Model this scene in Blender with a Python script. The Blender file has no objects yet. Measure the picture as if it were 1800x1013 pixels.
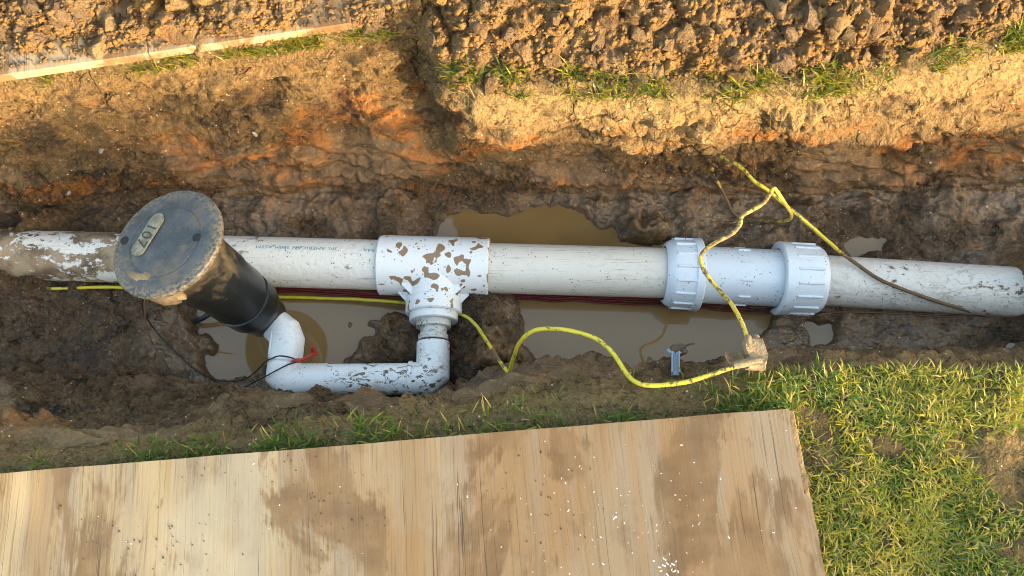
import bpy, math, random
import numpy as np
from mathutils import Vector, Matrix

R = math.radians
random.seed(7)
rng = np.random.default_rng(7)
scene = bpy.context.scene

# ------------------------------------------------------------------ camera
TILT = R(18.0)
FPX = 1413.0                                  # focal length in photo pixels (1800 wide)
CAM = np.array([0.0, -0.476, 1.049])
cam_d = bpy.data.cameras.new('camera')
cam_d.sensor_width = 36.0
cam_d.lens = 36.0 * FPX / 1800.0
cam_d.clip_start = 0.02
cam_d.clip_end = 500.0
cam = bpy.data.objects.new('camera', cam_d)
cam.location = CAM
cam.rotation_euler = (TILT, 0, 0)
scene.collection.objects.link(cam)
scene.camera = cam

# ------------------------------------------------------------------ light
SUN_EL, SUN_AZ = 12.5, 50.0                   # azimuth measured from -Y towards +X
SUNH = np.array([math.sin(R(SUN_AZ)), -math.cos(R(SUN_AZ)), 0.0])
world = bpy.data.worlds.new('World')
scene.world = world
world.use_nodes = True
wn = world.node_tree
for n in list(wn.nodes):
    wn.nodes.remove(n)
sky = wn.nodes.new('ShaderNodeTexSky')
sky.sky_type = 'NISHITA'
sky.sun_disc = False
sky.sun_elevation = R(SUN_EL)
# Blender's sky rotation: 0 = +Y, clockwise seen from above
sky.sun_rotation = math.atan2(SUNH[0], SUNH[1])
sky.air_density = 1.4
sky.dust_density = 4.0
sky.ozone_density = 0.8
bg = wn.nodes.new('ShaderNodeBackground')
bg.inputs['Strength'].default_value = 0.15
wo = wn.nodes.new('ShaderNodeOutputWorld')
wn.links.new(sky.outputs[0], bg.inputs['Color'])
wn.links.new(bg.outputs[0], wo.inputs['Surface'])

sun_d = bpy.data.lights.new('sun', 'SUN')
sun_d.energy = 2.0
sun_d.angle = R(0.6)
sun_d.color = (1.0, 0.77, 0.48)
sun = bpy.data.objects.new('sun', sun_d)
tosun = Vector((SUNH[0] * math.cos(R(SUN_EL)), SUNH[1] * math.cos(R(SUN_EL)), math.sin(R(SUN_EL))))
sun.rotation_euler = tosun.to_track_quat('Z', 'Y').to_euler()
sun.location = (3, -3, 3)
scene.collection.objects.link(sun)

vs = scene.view_settings
vs.view_transform = 'Standard'
vs.look = 'None'
vs.exposure = 2.65
vs.gamma = 1.0
vs.use_curve_mapping = False
scene.cycles.filter_width = 1.0

# ------------------------------------------------------------------ helpers: projection
_fw = np.array([0, math.sin(TILT), -math.cos(TILT)])
_up = np.array([0, math.cos(TILT), math.sin(TILT)])
_rt = np.array([1.0, 0, 0])
def ray(u, v):
    return _fw + (u - 900.0) / FPX * _rt + (506.5 - v) / FPX * _up
def U(u, v, z):
    d = ray(u, v)
    return CAM + d * ((z - CAM[2]) / d[2])
def UD(u, v, depth):
    return CAM + ray(u, v) * depth
def px(P):
    q = np.asarray(P, float) - CAM
    d = q @ _fw
    return 900 + FPX * (q @ _rt) / d, 506.5 - FPX * (q @ _up) / d

# ------------------------------------------------------------------ helpers: noise
_perm = np.random.default_rng(11).permutation(256).astype(np.int64)
_perm = np.concatenate([_perm, _perm, _perm])
_gr = np.random.default_rng(12).normal(size=(256, 3))
_gr /= np.linalg.norm(_gr, axis=1, keepdims=True)
def perlin(p, freq=1.0, seed=0):
    p = np.asarray(p, float) * freq + seed * 17.31
    i = np.floor(p).astype(np.int64)
    f = p - i
    w = f * f * f * (f * (f * 6 - 15) + 10)
    out = np.zeros(len(p))
    for dx in (0, 1):
        for dy in (0, 1):
            for dz in (0, 1):
                h = _perm[_perm[_perm[(i[:, 0] + dx) & 255] + ((i[:, 1] + dy) & 255)] + ((i[:, 2] + dz) & 255)]
                g = _gr[h]
                d = (f[:, 0] - dx) * g[:, 0] + (f[:, 1] - dy) * g[:, 1] + (f[:, 2] - dz) * g[:, 2]
                ww = (w[:, 0] if dx else 1 - w[:, 0]) * (w[:, 1] if dy else 1 - w[:, 1]) * (w[:, 2] if dz else 1 - w[:, 2])
                out += d * ww
    return out * 1.5
def fbm(p, freq, octv=4, seed=0, gain=0.5, ridged=False):
    s = np.zeros(len(p)); a = 1.0
    for o in range(octv):
        n = perlin(p, freq * 2 ** o, seed + o)
        s += a * ((1 - 2 * np.abs(n)) if ridged else n)
        a *= gain
    return s
_rv = np.random.default_rng(13).random((256, 3))
def worley(p, freq, seed=0, jit=0.9):
    p = np.asarray(p, float) * freq + seed * 9.7
    i = np.floor(p).astype(np.int64)
    f = p - i
    f1 = np.full(len(p), 9.0); f2 = np.full(len(p), 9.0); idn = np.zeros(len(p))
    for dx in (-1, 0, 1):
        for dy in (-1, 0, 1):
            for dz in (-1, 0, 1):
                h = _perm[_perm[_perm[(i[:, 0] + dx) & 255] + ((i[:, 1] + dy) & 255)] + ((i[:, 2] + dz) & 255)]
                c = 0.5 + (_rv[h] - 0.5) * jit
                d = np.sqrt((f[:, 0] - dx - c[:, 0]) ** 2 + (f[:, 1] - dy - c[:, 1]) ** 2 + (f[:, 2] - dz - c[:, 2]) ** 2)
                m = d < f1
                f2 = np.where(m, f1, np.minimum(f2, d))
                idn = np.where(m, h / 255.0, idn)
                f1 = np.where(m, d, f1)
    return f1, f2, idn
def sstep(a, b, x):
    t = np.clip((x - a) / (b - a), 0, 1)
    return t * t * (3 - 2 * t)

# ------------------------------------------------------------------ helpers: objects
COL = scene.collection
def raw_mesh(name, V, faces, smooth=True, sharp=None):
    me = bpy.data.meshes.new(name)
    V = np.asarray(V, np.float32)
    if isinstance(faces, np.ndarray):
        k = faces.shape[1]
        me.vertices.add(len(V)); me.vertices.foreach_set('co', V.ravel())
        me.loops.add(faces.size); me.loops.foreach_set('vertex_index', faces.ravel().astype(np.int32))
        me.polygons.add(len(faces))
        me.polygons.foreach_set('loop_start', np.arange(0, faces.size, k, dtype=np.int32))
        me.polygons.foreach_set('loop_total', np.full(len(faces), k, dtype=np.int32))
        me.update(calc_edges=True)
        me.validate()
    else:
        me.from_pydata([tuple(map(float, v)) for v in V], [], faces)
        me.update()
    if smooth:
        me.polygons.foreach_set('use_smooth', np.ones(len(me.polygons), bool))
        if sharp is not None:
            me.set_sharp_from_angle(angle=R(sharp))
    return me
def attr(me, name, vals):
    a = me.attributes.new(name, 'FLOAT', 'POINT')
    a.data.foreach_set('value', np.asarray(vals, np.float32))
def obj(name, V, faces, mat, parent=None, smooth=True, sharp=35, center=True, attrs=None):
    V = np.asarray(V, float)
    c = (V.min(0) + V.max(0)) / 2 if center else np.zeros(3)
    me = raw_mesh(name, V - c, faces, smooth, sharp)
    if attrs:
        for k, v in attrs.items():
            attr(me, k, v)
    me.materials.append(mat)
    o = bpy.data.objects.new(name, me)
    COL.objects.link(o)
    if parent is not None:
        o.parent = parent
        o.location = Vector(c) - world_loc(parent)
    else:
        o.location = c
    return o
def world_loc(o):
    l = Vector(o.location)
    while o.parent:
        o = o.parent
        l += Vector(o.location)
    return l
def thing(name, loc, label, cat, group=None):
    o = bpy.data.objects.new(name, None)
    o.empty_display_size = 0.05
    o.location = loc
    COL.objects.link(o)
    return tag(o, label, cat, group)
def tag(o, label=None, cat=None, group=None, kind=None):
    if label: o['label'] = label
    if cat: o['category'] = cat
    if group: o['group'] = group
    if kind: o['kind'] = kind
    return o

def frame(axis):
    a = np.asarray(axis, float); a = a / np.linalg.norm(a)
    h = np.array([0, 0, 1.0]) if abs(a[2]) < 0.9 else np.array([0, 1.0, 0])
    x = np.cross(h, a); x /= np.linalg.norm(x)
    return x, np.cross(a, x), a
def lathe(profile, origin, axis, segs=56, cap0=True, cap1=True):
    """profile = [(t along axis, radius)]"""
    X, Y, A = frame(axis)
    V = []; F = []
    for t, r in profile:
        for k in range(segs):
            a = 2 * math.pi * k / segs
            V.append(np.asarray(origin) + A * t + (X * math.cos(a) + Y * math.sin(a)) * r)
    n = len(profile)
    for i in range(n - 1):
        for k in range(segs):
            k2 = (k + 1) % segs
            F.append((i * segs + k, i * segs + k2, (i + 1) * segs + k2, (i + 1) * segs + k))
    if cap0: F.append(tuple(reversed(range(segs))))
    if cap1: F.append(tuple(range((n - 1) * segs, n * segs)))
    return np.array(V), F
def catmull(P, n=10):
    P = np.asarray(P, float)
    Q = np.vstack([2 * P[0] - P[1], P, 2 * P[-1] - P[-2]])
    out = []
    for i in range(1, len(Q) - 2):
        for t in np.linspace(0, 1, n, endpoint=False):
            a, b, c, d = Q[i - 1], Q[i], Q[i + 1], Q[i + 2]
            out.append(0.5 * ((2 * b) + (c - a) * t + (2 * a - 5 * b + 4 * c - d) * t * t + (3 * b - a - 3 * c + d) * t ** 3))
    out.append(P[-1])
    return np.array(out)
def tube(path, radius, segs=10, cap=True):
    P = np.asarray(path, float)
    rad = np.broadcast_to(np.asarray(radius, float), (len(P),))
    T = np.gradient(P, axis=0)
    T /= np.linalg.norm(T, axis=1, keepdims=True)
    x, y, _ = frame(T[0])
    V = []; F = []
    for i in range(len(P)):
        x = x - T[i] * (x @ T[i]); x /= np.linalg.norm(x)
        y = np.cross(T[i], x)
        for k in range(segs):
            a = 2 * math.pi * k / segs
            V.append(P[i] + (x * math.cos(a) + y * math.sin(a)) * rad[i])
    for i in range(len(P) - 1):
        for k in range(segs):
            k2 = (k + 1) % segs
            F.append((i * segs + k, i * segs + k2, (i + 1) * segs + k2, (i + 1) * segs + k))
    if cap:
        F.append(tuple(reversed(range(segs)))); F.append(tuple(range((len(P) - 1) * segs, len(P) * segs)))
    return np.array(V), F
def mitre(path, radii, segs=40):
    """pipe along a polyline with mitred joints"""
    P = [np.asarray(p, float) for p in path]
    n = len(P)
    dirs = [(P[i + 1] - P[i]) / np.linalg.norm(P[i + 1] - P[i]) for i in range(n - 1)]
    x, y, _ = frame(dirs[0])
    V = []; F = []
    for i in range(n):
        if i > 0 and i < n - 1:
            d0, d1 = dirs[i - 1], dirs[i]
            nrm = d0 + d1; nrm /= np.linalg.norm(nrm)
        else:
            nrm = dirs[0] if i == 0 else dirs[-1]
            d0 = nrm
        for k in range(segs):
            a = 2 * math.pi * k / segs
            q = P[i] + (x * math.cos(a) + y * math.sin(a)) * radii[i]
            # slide along incoming direction onto the mitre plane
            q = q + d0 * ((P[i] - q) @ nrm) / (d0 @ nrm)
            V.append(q)
        if 0 < i < n - 1:
            # rotate frame from d0 to d1
            ax = np.cross(d0, d1)
            s = np.linalg.norm(ax)
            if s > 1e-6:
                M = Matrix.Rotation(math.atan2(s, d0 @ d1), 3, Vector(ax / s))
                x = np.array(M @ Vector(x)); y = np.array(M @ Vector(y))
    for i in range(n - 1):
        for k in range(segs):
            k2 = (k + 1) % segs
            F.append((i * segs + k, i * segs + k2, (i + 1) * segs + k2, (i + 1) * segs + k))
    F.append(tuple(reversed(range(segs)))); F.append(tuple(range((n - 1) * segs, n * segs)))
    return np.array(V), F
def join(parts):
    V = []; F = []; o = 0
    for v, f in parts:
        V.append(np.asarray(v)); F += [tuple(i + o for i in q) for q in f]; o += len(v)
    return np.vstack(V), F
def box(c, ex, ey, ez, bev=0.0):
    """box centred c with half-extent vectors; bevelled by shrinking corners"""
    c = np.asarray(c, float); E = [np.asarray(e, float) for e in (ex, ey, ez)]
    if bev <= 0:
        S = [(-1, -1, -1), (1, -1, -1), (1, 1, -1), (-1, 1, -1), (-1, -1, 1), (1, -1, 1), (1, 1, 1), (-1, 1, 1)]
        V = [c + s[0] * E[0] + s[1] * E[1] + s[2] * E[2] for s in S]
        return np.array(V), [(0, 3, 2, 1), (4, 5, 6, 7), (0, 1, 5, 4), (1, 2, 6, 5), (2, 3, 7, 6), (3, 0, 4, 7)]
    L = [np.linalg.norm(e) for e in E]
    V = []; idx = {}
    for sx in (-1, 1):
        for sy in (-1, 1):
            for sz in (-1, 1):
                s = (sx, sy, sz)
                for ax in range(3):
                    k = [1 - bev / L[j] if j != ax else 1 for j in range(3)]
                    idx[(s, ax)] = len(V)
                    V.append(c + sum(s[j] * k[j] * E[j] for j in range(3)))
    F = []
    for ax in range(3):
        a, b = [j for j in range(3) if j != ax]
        for sg in (-1, 1):
            q = []
            for sa, sb in ((-1, -1), (1, -1), (1, 1), (-1, 1)):
                s = [0, 0, 0]; s[ax] = sg; s[a] = sa; s[b] = sb
                q.append(idx[(tuple(s), ax)])
            F.append(tuple(q))
    for ax in range(3):           # edges along ax
        a, b = [j for j in range(3) if j != ax]
        for sa in (-1, 1):
            for sb in (-1, 1):
                s0 = [0, 0, 0]; s0[a] = sa; s0[b] = sb
                s1 = list(s0); s0[ax] = -1; s1[ax] = 1
                F.append((idx[(tuple(s0), a)], idx[(tuple(s1), a)], idx[(tuple(s1), b)], idx[(tuple(s0), b)]))
    for sx in (-1, 1):
        for sy in (-1, 1):
            for sz in (-1, 1):
                F.append(tuple(idx[((sx, sy, sz), ax)] for ax in range(3)))
    V = np.array(V)
    # make faces point outwards
    F2 = []
    for f in F:
        n = np.cross(V[f[1]] - V[f[0]], V[f[2]] - V[f[0]])
        F2.append(f if n @ (V[list(f)].mean(0) - c) > 0 else tuple(reversed(f)))
    return V, F2
def ico(sub=2):
    import bmesh
    bm = bmesh.new()
    bmesh.ops.create_icosphere(bm, subdivisions=sub, radius=1.0)
    V = np.array([v.co[:] for v in bm.verts]); F = np.array([[v.index for v in f.verts] for f in bm.faces])
    bm.free()
    return V, F

# ------------------------------------------------------------------ helpers: materials
class NT:
    def __init__(self, name):
        self.m = bpy.data.materials.new(name)
        self.m.use_nodes = True
        self.t = self.m.node_tree
        self.b = self.t.nodes['Principled BSDF']
        self.out = self.t.nodes['Material Output']
    def n(self, typ, **kw):
        nd = self.t.nodes.new(typ)
        for k, v in kw.items():
            setattr(nd, k, v)
        return nd
    def put(self, sock, v):
        if hasattr(v, 'is_output') or isinstance(v, bpy.types.NodeSocket):
            self.t.links.new(v, sock)
        else:
            if isinstance(v, (tuple, list)) and len(v) == 3 and sock.type == 'RGBA':
                v = (*v, 1)
            sock.default_value = v
    def pos(self):
        return self.n('ShaderNodeNewGeometry').outputs['Position']
    def ob(self):
        return self.n('ShaderNodeTexCoord').outputs['Object']
    def scaled(self, vec, s, loc=(0, 0, 0)):
        m = self.n('ShaderNodeMapping')
        self.put(m.inputs['Vector'], vec)
        m.inputs['Scale'].default_value = s
        m.inputs['Location'].default_value = loc
        return m.outputs[0]
    def noise(self, vec, scale, detail=4, rough=0.55, dist=0.0, out='Fac'):
        nd = self.n('ShaderNodeTexNoise')
        self.put(nd.inputs['Vector'], vec)
        nd.inputs['Scale'].default_value = scale
        nd.inputs['Detail'].default_value = detail
        nd.inputs['Roughness'].default_value = rough
        nd.inputs['Distortion'].default_value = dist
        return nd.outputs[out]
    def voro(self, vec, scale, feature='F1', out='Distance', rand=1.0):
        nd = self.n('ShaderNodeTexVoronoi', feature=feature)
        self.put(nd.inputs['Vector'], vec)
        nd.inputs['Scale'].default_value = scale
        nd.inputs['Randomness'].default_value = rand
        return nd.outputs[out]
    def ramp(self, fac, a, b, c0=0.0, c1=1.0):
        nd = self.n('ShaderNodeMapRange', interpolation_type='SMOOTHSTEP')
        self.put(nd.inputs['Value'], fac)
        nd.inputs['From Min'].default_value = a
        nd.inputs['From Max'].default_value = b
        nd.inputs['To Min'].default_value = c0
        nd.inputs['To Max'].default_value = c1
        return nd.outputs[0]
    def math(self, op, a, b=0.0, clamp=False):
        nd = self.n('ShaderNodeMath', operation=op, use_clamp=clamp)
        self.put(nd.inputs[0], a); self.put(nd.inputs[1], b)
        return nd.outputs[0]
    def mix(self, f, a, b, blend='MIX'):
        nd = self.n('ShaderNodeMix', data_type='RGBA', blend_type=blend)
        self.put(nd.inputs[0], f); self.put(nd.inputs[6], a); self.put(nd.inputs[7], b)
        return nd.outputs[2]
    def mixf(self, f, a, b):
        nd = self.n('ShaderNodeMix', data_type='FLOAT')
        self.put(nd.inputs[0], f); self.put(nd.inputs[2], a); self.put(nd.inputs[3], b)
        return nd.outputs[0]
    def attr(self, name):
        nd = self.n('ShaderNodeAttribute', attribute_name=name)
        return nd.outputs['Fac']
    def sep(self, vec):
        nd = self.n('ShaderNodeSeparateXYZ')
        self.put(nd.inputs[0], vec)
        return nd.outputs
    def bump(self, h, strength=0.5, dist=0.01, normal=None):
        nd = self.n('ShaderNodeBump')
        self.put(nd.inputs['Height'], h)
        nd.inputs['Strength'].default_value = strength
        nd.inputs['Distance'].default_value = dist
        if normal is not None:
            self.put(nd.inputs['Normal'], normal)
        return nd.outputs[0]
    def fin(self, color=None, rough=None, normal=None, spec=None, **kw):
        if color is not None: self.put(self.b.inputs['Base Color'], color)
        if rough is not None: self.put(self.b.inputs['Roughness'], rough)
        if normal is not None: self.put(self.b.inputs['Normal'], normal)
        if spec is not None: self.put(self.b.inputs['Specular IOR Level'], spec)
        for k, v in kw.items(): self.put(self.b.inputs[k.replace('_', ' ')], v)
        return self.m

DRY = (0.385, 0.252, 0.110)
MID = (0.172, 0.105, 0.046)
WET = (0.120, 0.069, 0.032)
ORANGE = (0.33, 0.125, 0.030)
DARK = (0.045, 0.034, 0.025)

WZ_ = -0.345
def mat_ground():
    N = NT('soil')
    p = N.pos()
    wet, dry, org, drk, sod = (N.attr(k) for k in ('wet', 'dry', 'orange', 'dark', 'sod'))
    n1 = N.noise(p, 34, 6, 0.6)
    n2 = N.noise(p, 160, 4, 0.6)
    n3 = N.noise(p, 12, 4, 0.6, 0.6)
    col = N.mix(N.ramp(n3, 0.35, 0.68), MID, (0.222, 0.140, 0.058))
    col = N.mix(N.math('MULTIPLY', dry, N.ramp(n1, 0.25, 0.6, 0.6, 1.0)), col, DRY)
    col = N.mix(wet, col, N.mix(N.ramp(n1, 0.35, 0.7), WET, (0.190, 0.117, 0.058)))
    col = N.mix(N.math('MULTIPLY', org, N.ramp(n1, 0.35, 0.6)), col, ORANGE)
    col = N.mix(N.math('MULTIPLY', drk, N.ramp(n1, 0.35, 0.6)), col, DARK)
    col = N.mix(N.math('MULTIPLY', sod, N.ramp(n1, 0.3, 0.65, 0.3, 0.9)), col, (0.165, 0.125, 0.055))
    # grain: light and dark grit
    col = N.mix(N.ramp(n2, 0.52, 0.72, 0, 0.45), col, N.mix(0.5, col, (0.55, 0.42, 0.26)))
    col = N.mix(N.ramp(n2, 0.46, 0.30, 0, 0.55), col, N.mix(0.75, col, (0.03, 0.022, 0.015)))
    # pale specks of grit
    vs_ = N.voro(p, 130)
    sel = N.math('GREATER_THAN', N.noise(p, 95, 1, 0.3), 0.64)
    col = N.mix(N.math('MULTIPLY', N.ramp(vs_, 0.22, 0.14), sel), col, (0.62, 0.52, 0.38))
    rough = N.mixf(wet, 0.92, N.ramp(N.noise(p, 45, 5, 0.65), 0.38, 0.66, 0.12, 0.55))
    h = N.math('ADD', N.math('MULTIPLY', N.noise(p, 75, 6, 0.62), 1.0), N.math('MULTIPLY', N.noise(p, 300, 3, 0.6), 0.35))
    h = N.math('SUBTRACT', h, N.math('MULTIPLY', N.ramp(N.voro(N.scaled(p, (1, 1, 1.3)), 55), 0.0, 0.6), 0.35))
    pit = N.math('MULTIPLY', N.math('MULTIPLY', N.ramp(N.noise(p, 120, 4, 0.7, 0.8), 0.42, 0.33), 0.55), N.mixf(N.attr('slick'), 1.0, 0.25))
    h = N.math('SUBTRACT', h, pit)
    col = N.mix(N.math('MULTIPLY', pit, 0.55), col, (0.03, 0.02, 0.012))
    slick = N.math('MULTIPLY', N.attr('slick'), N.ramp(wet, 0.1, 0.7))
    vd = N.n('ShaderNodeTexVoronoi', feature='DISTANCE_TO_EDGE')
    wp = N.n('ShaderNodeVectorMath', operation='MULTIPLY_ADD')
    N.put(wp.inputs[0], N.noise(p, 30, 4, 0.6, out='Color')); wp.inputs[1].default_value = (0.03, 0.03, 0.03); N.put(wp.inputs[2], p)
    N.put(vd.inputs['Vector'], wp.outputs[0]); vd.inputs['Scale'].default_value = 26
    fis = N.math('MULTIPLY', N.ramp(vd.outputs['Distance'], 0.07, 0.01), N.ramp(N.noise(p, 15, 3), 0.54, 0.64))
    fis = N.math('MULTIPLY', fis, N.math('SUBTRACT', 1.0, sod))
    h = N.math('SUBTRACT', h, N.math('MULTIPLY', fis, 0.9))
    col = N.mix(N.math('MULTIPLY', fis, 0.35), col, (0.028, 0.018, 0.011))
    drag = N.noise(N.scaled(p, (5, 26, 42)), 2.0, 5, 0.6, 0.4)
    z = N.sep(p)[2]
    shore = N.ramp(z, WZ_ + 0.016, WZ_ + 0.004)
    slick = N.math('MAXIMUM', slick, shore)
    col = N.mix(N.math('MULTIPLY', N.math('MULTIPLY', slick, N.ramp(drag, 0.40, 0.62)), 0.45), col, N.mix(0.5, col, (0.24, 0.15, 0.07)))
    col = N.mix(N.math('MULTIPLY', shore, 0.5), col, (0.055, 0.034, 0.019))
    b1 = N.n('ShaderNodeBump')
    N.put(b1.inputs['Height'], h); N.put(b1.inputs['Strength'], N.mixf(slick, 1.0, 0.38)); b1.inputs['Distance'].default_value = 0.016
    nrm = N.bump(drag, 0.35, 0.010, b1.outputs[0])
    rough = N.mixf(N.math('MULTIPLY', slick, wet), rough, N.ramp(N.noise(p, 30, 4), 0.35, 0.65, 0.26, 0.55))
    low = N.ramp(z, -0.27, -0.32)
    rough = N.mixf(N.math('MULTIPLY', low, slick), rough, N.math('MULTIPLY', rough, 0.5))
    return N.fin(col, rough, nrm, N.mixf(wet, 0.12, N.mixf(low, 0.25, 0.65)))

def mat_clod(name='clod_soil'):
    N = NT(name)
    p = N.pos()
    info = N.n('ShaderNodeObjectInfo').outputs['Random']
    n1 = N.noise(p, 26, 5, 0.6)
    n2 = N.noise(p, 210, 4, 0.6)
    n0 = N.noise(p, 7.5, 3, 0.5, 0.5)
    col = N.mix(N.ramp(n1, 0.3, 0.7), (0.118, 0.074, 0.040), (0.255, 0.172, 0.088))
    col = N.mix(N.ramp(n0, 0.57, 0.68, 0, 0.65), col, (0.33, 0.165, 0.045))
    col = N.mix(N.ramp(n0, 0.44, 0.34, 0, 0.55), col, (0.145, 0.105, 0.075))
    col = N.mix(N.ramp(info, 0.80, 0.95, 0, 0.75), col, (0.32, 0.175, 0.055))
    col = N.mix(N.ramp(info, 0.18, 0.05, 0, 0.5), col, (0.13, 0.09, 0.06))
    col = N.mix(N.ramp(n2, 0.45, 0.32, 0, 0.5), col, (0.06, 0.04, 0.025))
    h = N.math('ADD', N.noise(p, 95, 6, 0.65), N.math('MULTIPLY', N.noise(p, 340, 3, 0.6), 0.3))
    return N.fin(col, 0.93, N.bump(h, 1.0, 0.014), 0.12)

def mat_water():
    N = NT('muddy_water')
    p = N.pos()
    col = N.mix(N.noise(p, 9, 3), (0.205, 0.120, 0.038), (0.235, 0.148, 0.062))
    h = N.noise(p, 18, 2, 0.4)
    return N.fin(col, 0.035, N.bump(h, 0.03, 0.004), 0.5, IOR=1.62)

def mat_pvc(name, base, blobs=0.0, streak=0.0, speck=1.0, smear=0.0, rough=0.34, seed=0.0, cake=None):
    """white plastic with mud specks, splashes, scratches; cake = (x0, x1) world span where mud thickens"""
    N = NT(name)
    p = N.scaled(N.pos(), (1, 1, 1), (seed, seed * 0.7, seed * 1.3))
    col = N.mix(N.noise(p, 9, 3), base, tuple(c * 0.93 for c in base))
    mudc = N.mix(N.noise(p, 40, 3), (0.30, 0.19, 0.095), (0.16, 0.10, 0.055))
    height = None
    f = N.ramp(N.voro(p, 165), 0.26, 0.16)
    sel = N.ramp(N.noise(p, 42, 2, 0.5), 0.60 - 0.06 * speck, 0.66 - 0.06 * speck)
    sp = N.math('MULTIPLY', f, sel)
    f2 = N.math('MULTIPLY', N.ramp(N.voro(p, 420), 0.22, 0.14), N.ramp(N.noise(p, 70, 2), 0.54, 0.62))
    sp = N.math('MAXIMUM', sp, N.math('MULTIPLY', f2, 0.8))
    col = N.mix(N.math('MULTIPLY', sp, 0.85), col, (0.085, 0.06, 0.04))
    rgh = rough
    if streak:
        s1 = N.noise(N.scaled(p, (3.0, 75, 75)), 3.2, 6, 0.65)
        col = N.mix(N.ramp(s1, 0.56, 0.74, 0, streak), col, (0.33, 0.27, 0.19))
        s2 = N.noise(N.scaled(p, (6.0, 130, 130)), 3.0, 4, 0.6)
        col = N.mix(N.math('MULTIPLY', N.ramp(s2, 0.63, 0.70), N.ramp(N.noise(p, 14, 3), 0.45, 0.6, 0, streak)), col, (0.10, 0.075, 0.05))
    if smear:
        s3 = N.noise(N.scaled(p, (18, 34, 34)), 2.4, 8, 0.70, 1.6)
        m3 = N.math('MULTIPLY', N.ramp(s3, 0.53, 0.57), N.ramp(N.noise(p, 13, 2), 0.40, 0.56))
        col = N.mix(N.math('MULTIPLY', m3, smear), col, (0.10, 0.075, 0.05))
        s4 = N.noise(p, 16, 6, 0.7)
        col = N.mix(N.ramp(s4, 0.52, 0.75, 0, smear * 0.8), col, (0.48, 0.39, 0.26))
    if blobs:
        b1 = N.noise(p, 44, 1.0, 0.3, 0.2)
        b2 = N.noise(p, 46, 1.5, 0.4, 0.35)
        vm = N.n('ShaderNodeVectorMath', operation='DISTANCE')
        N.put(vm.inputs[0], N.pos()); vm.inputs[1].default_value = tuple(U(765, 478, -.248))
        near = N.ramp(vm.outputs['Value'], 0.085, 0.02)
        m = N.ramp(b1, 0.680 - 0.02 * blobs, 0.700 - 0.02 * blobs)
        m = N.math('MAXIMUM', m, N.ramp(N.math('ADD', b2, N.math('MULTIPLY', near, 0.075)), 0.650, 0.667))
        m = N.math('MAXIMUM', m, N.math('MULTIPLY', N.ramp(N.voro(p, 75), 0.23, 0.20), N.ramp(N.noise(p, 22, 1), 0.55, 0.58)))
        col = N.mix(m, col, N.mix(N.noise(p, 60, 2), (0.33, 0.22, 0.12), (0.22, 0.14, 0.08)))
    if cake is not None:
        c0, c1 = cake
        x = N.sep(N.pos())[0]
        g = N.ramp(x, c0, c1)
        c = N.noise(N.scaled(N.pos(), (0.5, 1, 1)), 26, 7, 0.68, 0.4)
        c = N.math('ADD', c, N.math('MULTIPLY', N.math('SUBTRACT', N.noise(N.pos(), 95, 4, 0.65), 0.5), 0.5))
        m = N.ramp(N.math('ADD', c, N.math('MULTIPLY', g, 0.19)), 0.63, 0.68)
        col = N.mix(m, col, N.mix(N.ramp(N.noise(N.pos(), 17, 4), 0.42, 0.6), (0.36, 0.27, 0.165), (0.135, 0.092, 0.055)))
        height = m
        rgh = N.mixf(m, rough, 0.8)
    h = N.noise(p, 240, 3)
    nrm = N.bump(h, 0.08, 0.002)
    if height is not None:
        nrm = N.bump(N.math('ADD', height, N.math('MULTIPLY', N.noise(N.pos(), 90, 5), 0.8)), 0.5, 0.006, nrm)
    return N.fin(col, rgh, nrm, 0.45)

def mat_wire(name, base, dirt):
    N = NT(name)
    p = N.pos()
    mud = N.attr('mud')
    n = N.noise(p, 110, 5, 0.65)
    m = N.ramp(N.math('ADD', n, N.math('SUBTRACT', N.math('MULTIPLY', mud, 0.75), 0.12 - dirt * 0.15)), 0.52, 0.60)
    col = N.mix(m, base, N.mix(N.noise(p, 60, 3), (0.20, 0.125, 0.06), (0.10, 0.065, 0.035)))
    return N.fin(col, N.mixf(m, 0.38, 0.85), N.bump(N.math('ADD', m, n), 0.35, 0.002), 0.4)

def mat_black():
    N = NT('black_plastic')
    p = N.pos()
    col = N.mix(N.noise(p, 30, 4), (0.006, 0.007, 0.008), (0.016, 0.018, 0.018))
    d = N.ramp(N.math('ADD', N.noise(p, 22, 7, 0.7, 0.5), N.math('MULTIPLY', N.attr('mud'), 0.5)), 0.66, 0.90)
    col = N.mix(d, col, N.mix(N.noise(p, 70, 3), (0.14, 0.10, 0.052), (0.06, 0.045, 0.028)))
    return N.fin(col, N.mixf(d, 0.30, 0.85), N.bump(N.math('ADD', d, N.math('MULTIPLY', N.noise(p, 160, 4), 0.3)), 0.2, 0.003), 0.5)

def mat_lid():
    N = NT('dusty_black_lid')
    p = N.pos()
    n = N.noise(p, 26, 6, 0.65)
    col = N.mix(N.ramp(n, 0.35, 0.68), (0.020, 0.025, 0.030), (0.066, 0.075, 0.085))
    d = N.ramp(N.noise(p, 24, 8, 0.72), 0.46, 0.62)
    col = N.mix(N.math('MULTIPLY', d, 0.85), col, (0.105, 0.086, 0.066))
    r = N.attr('mud')
    e = N.math('MULTIPLY', r, N.ramp(N.noise(p, 210, 3, 0.6), 0.42, 0.58))
    col = N.mix(e, col, (0.17, 0.135, 0.085))
    col = N.mix(N.math('MULTIPLY', N.ramp(N.voro(p, 300), 0.18, 0.1), 0.5), col, (0.22, 0.20, 0.16))
    return N.fin(col, N.ramp(n, 0.3, 0.7, 0.38, 0.7), N.bump(N.math('ADD', N.noise(p, 130, 6, 0.65), n), 0.35, 0.004), 0.45)

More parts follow.
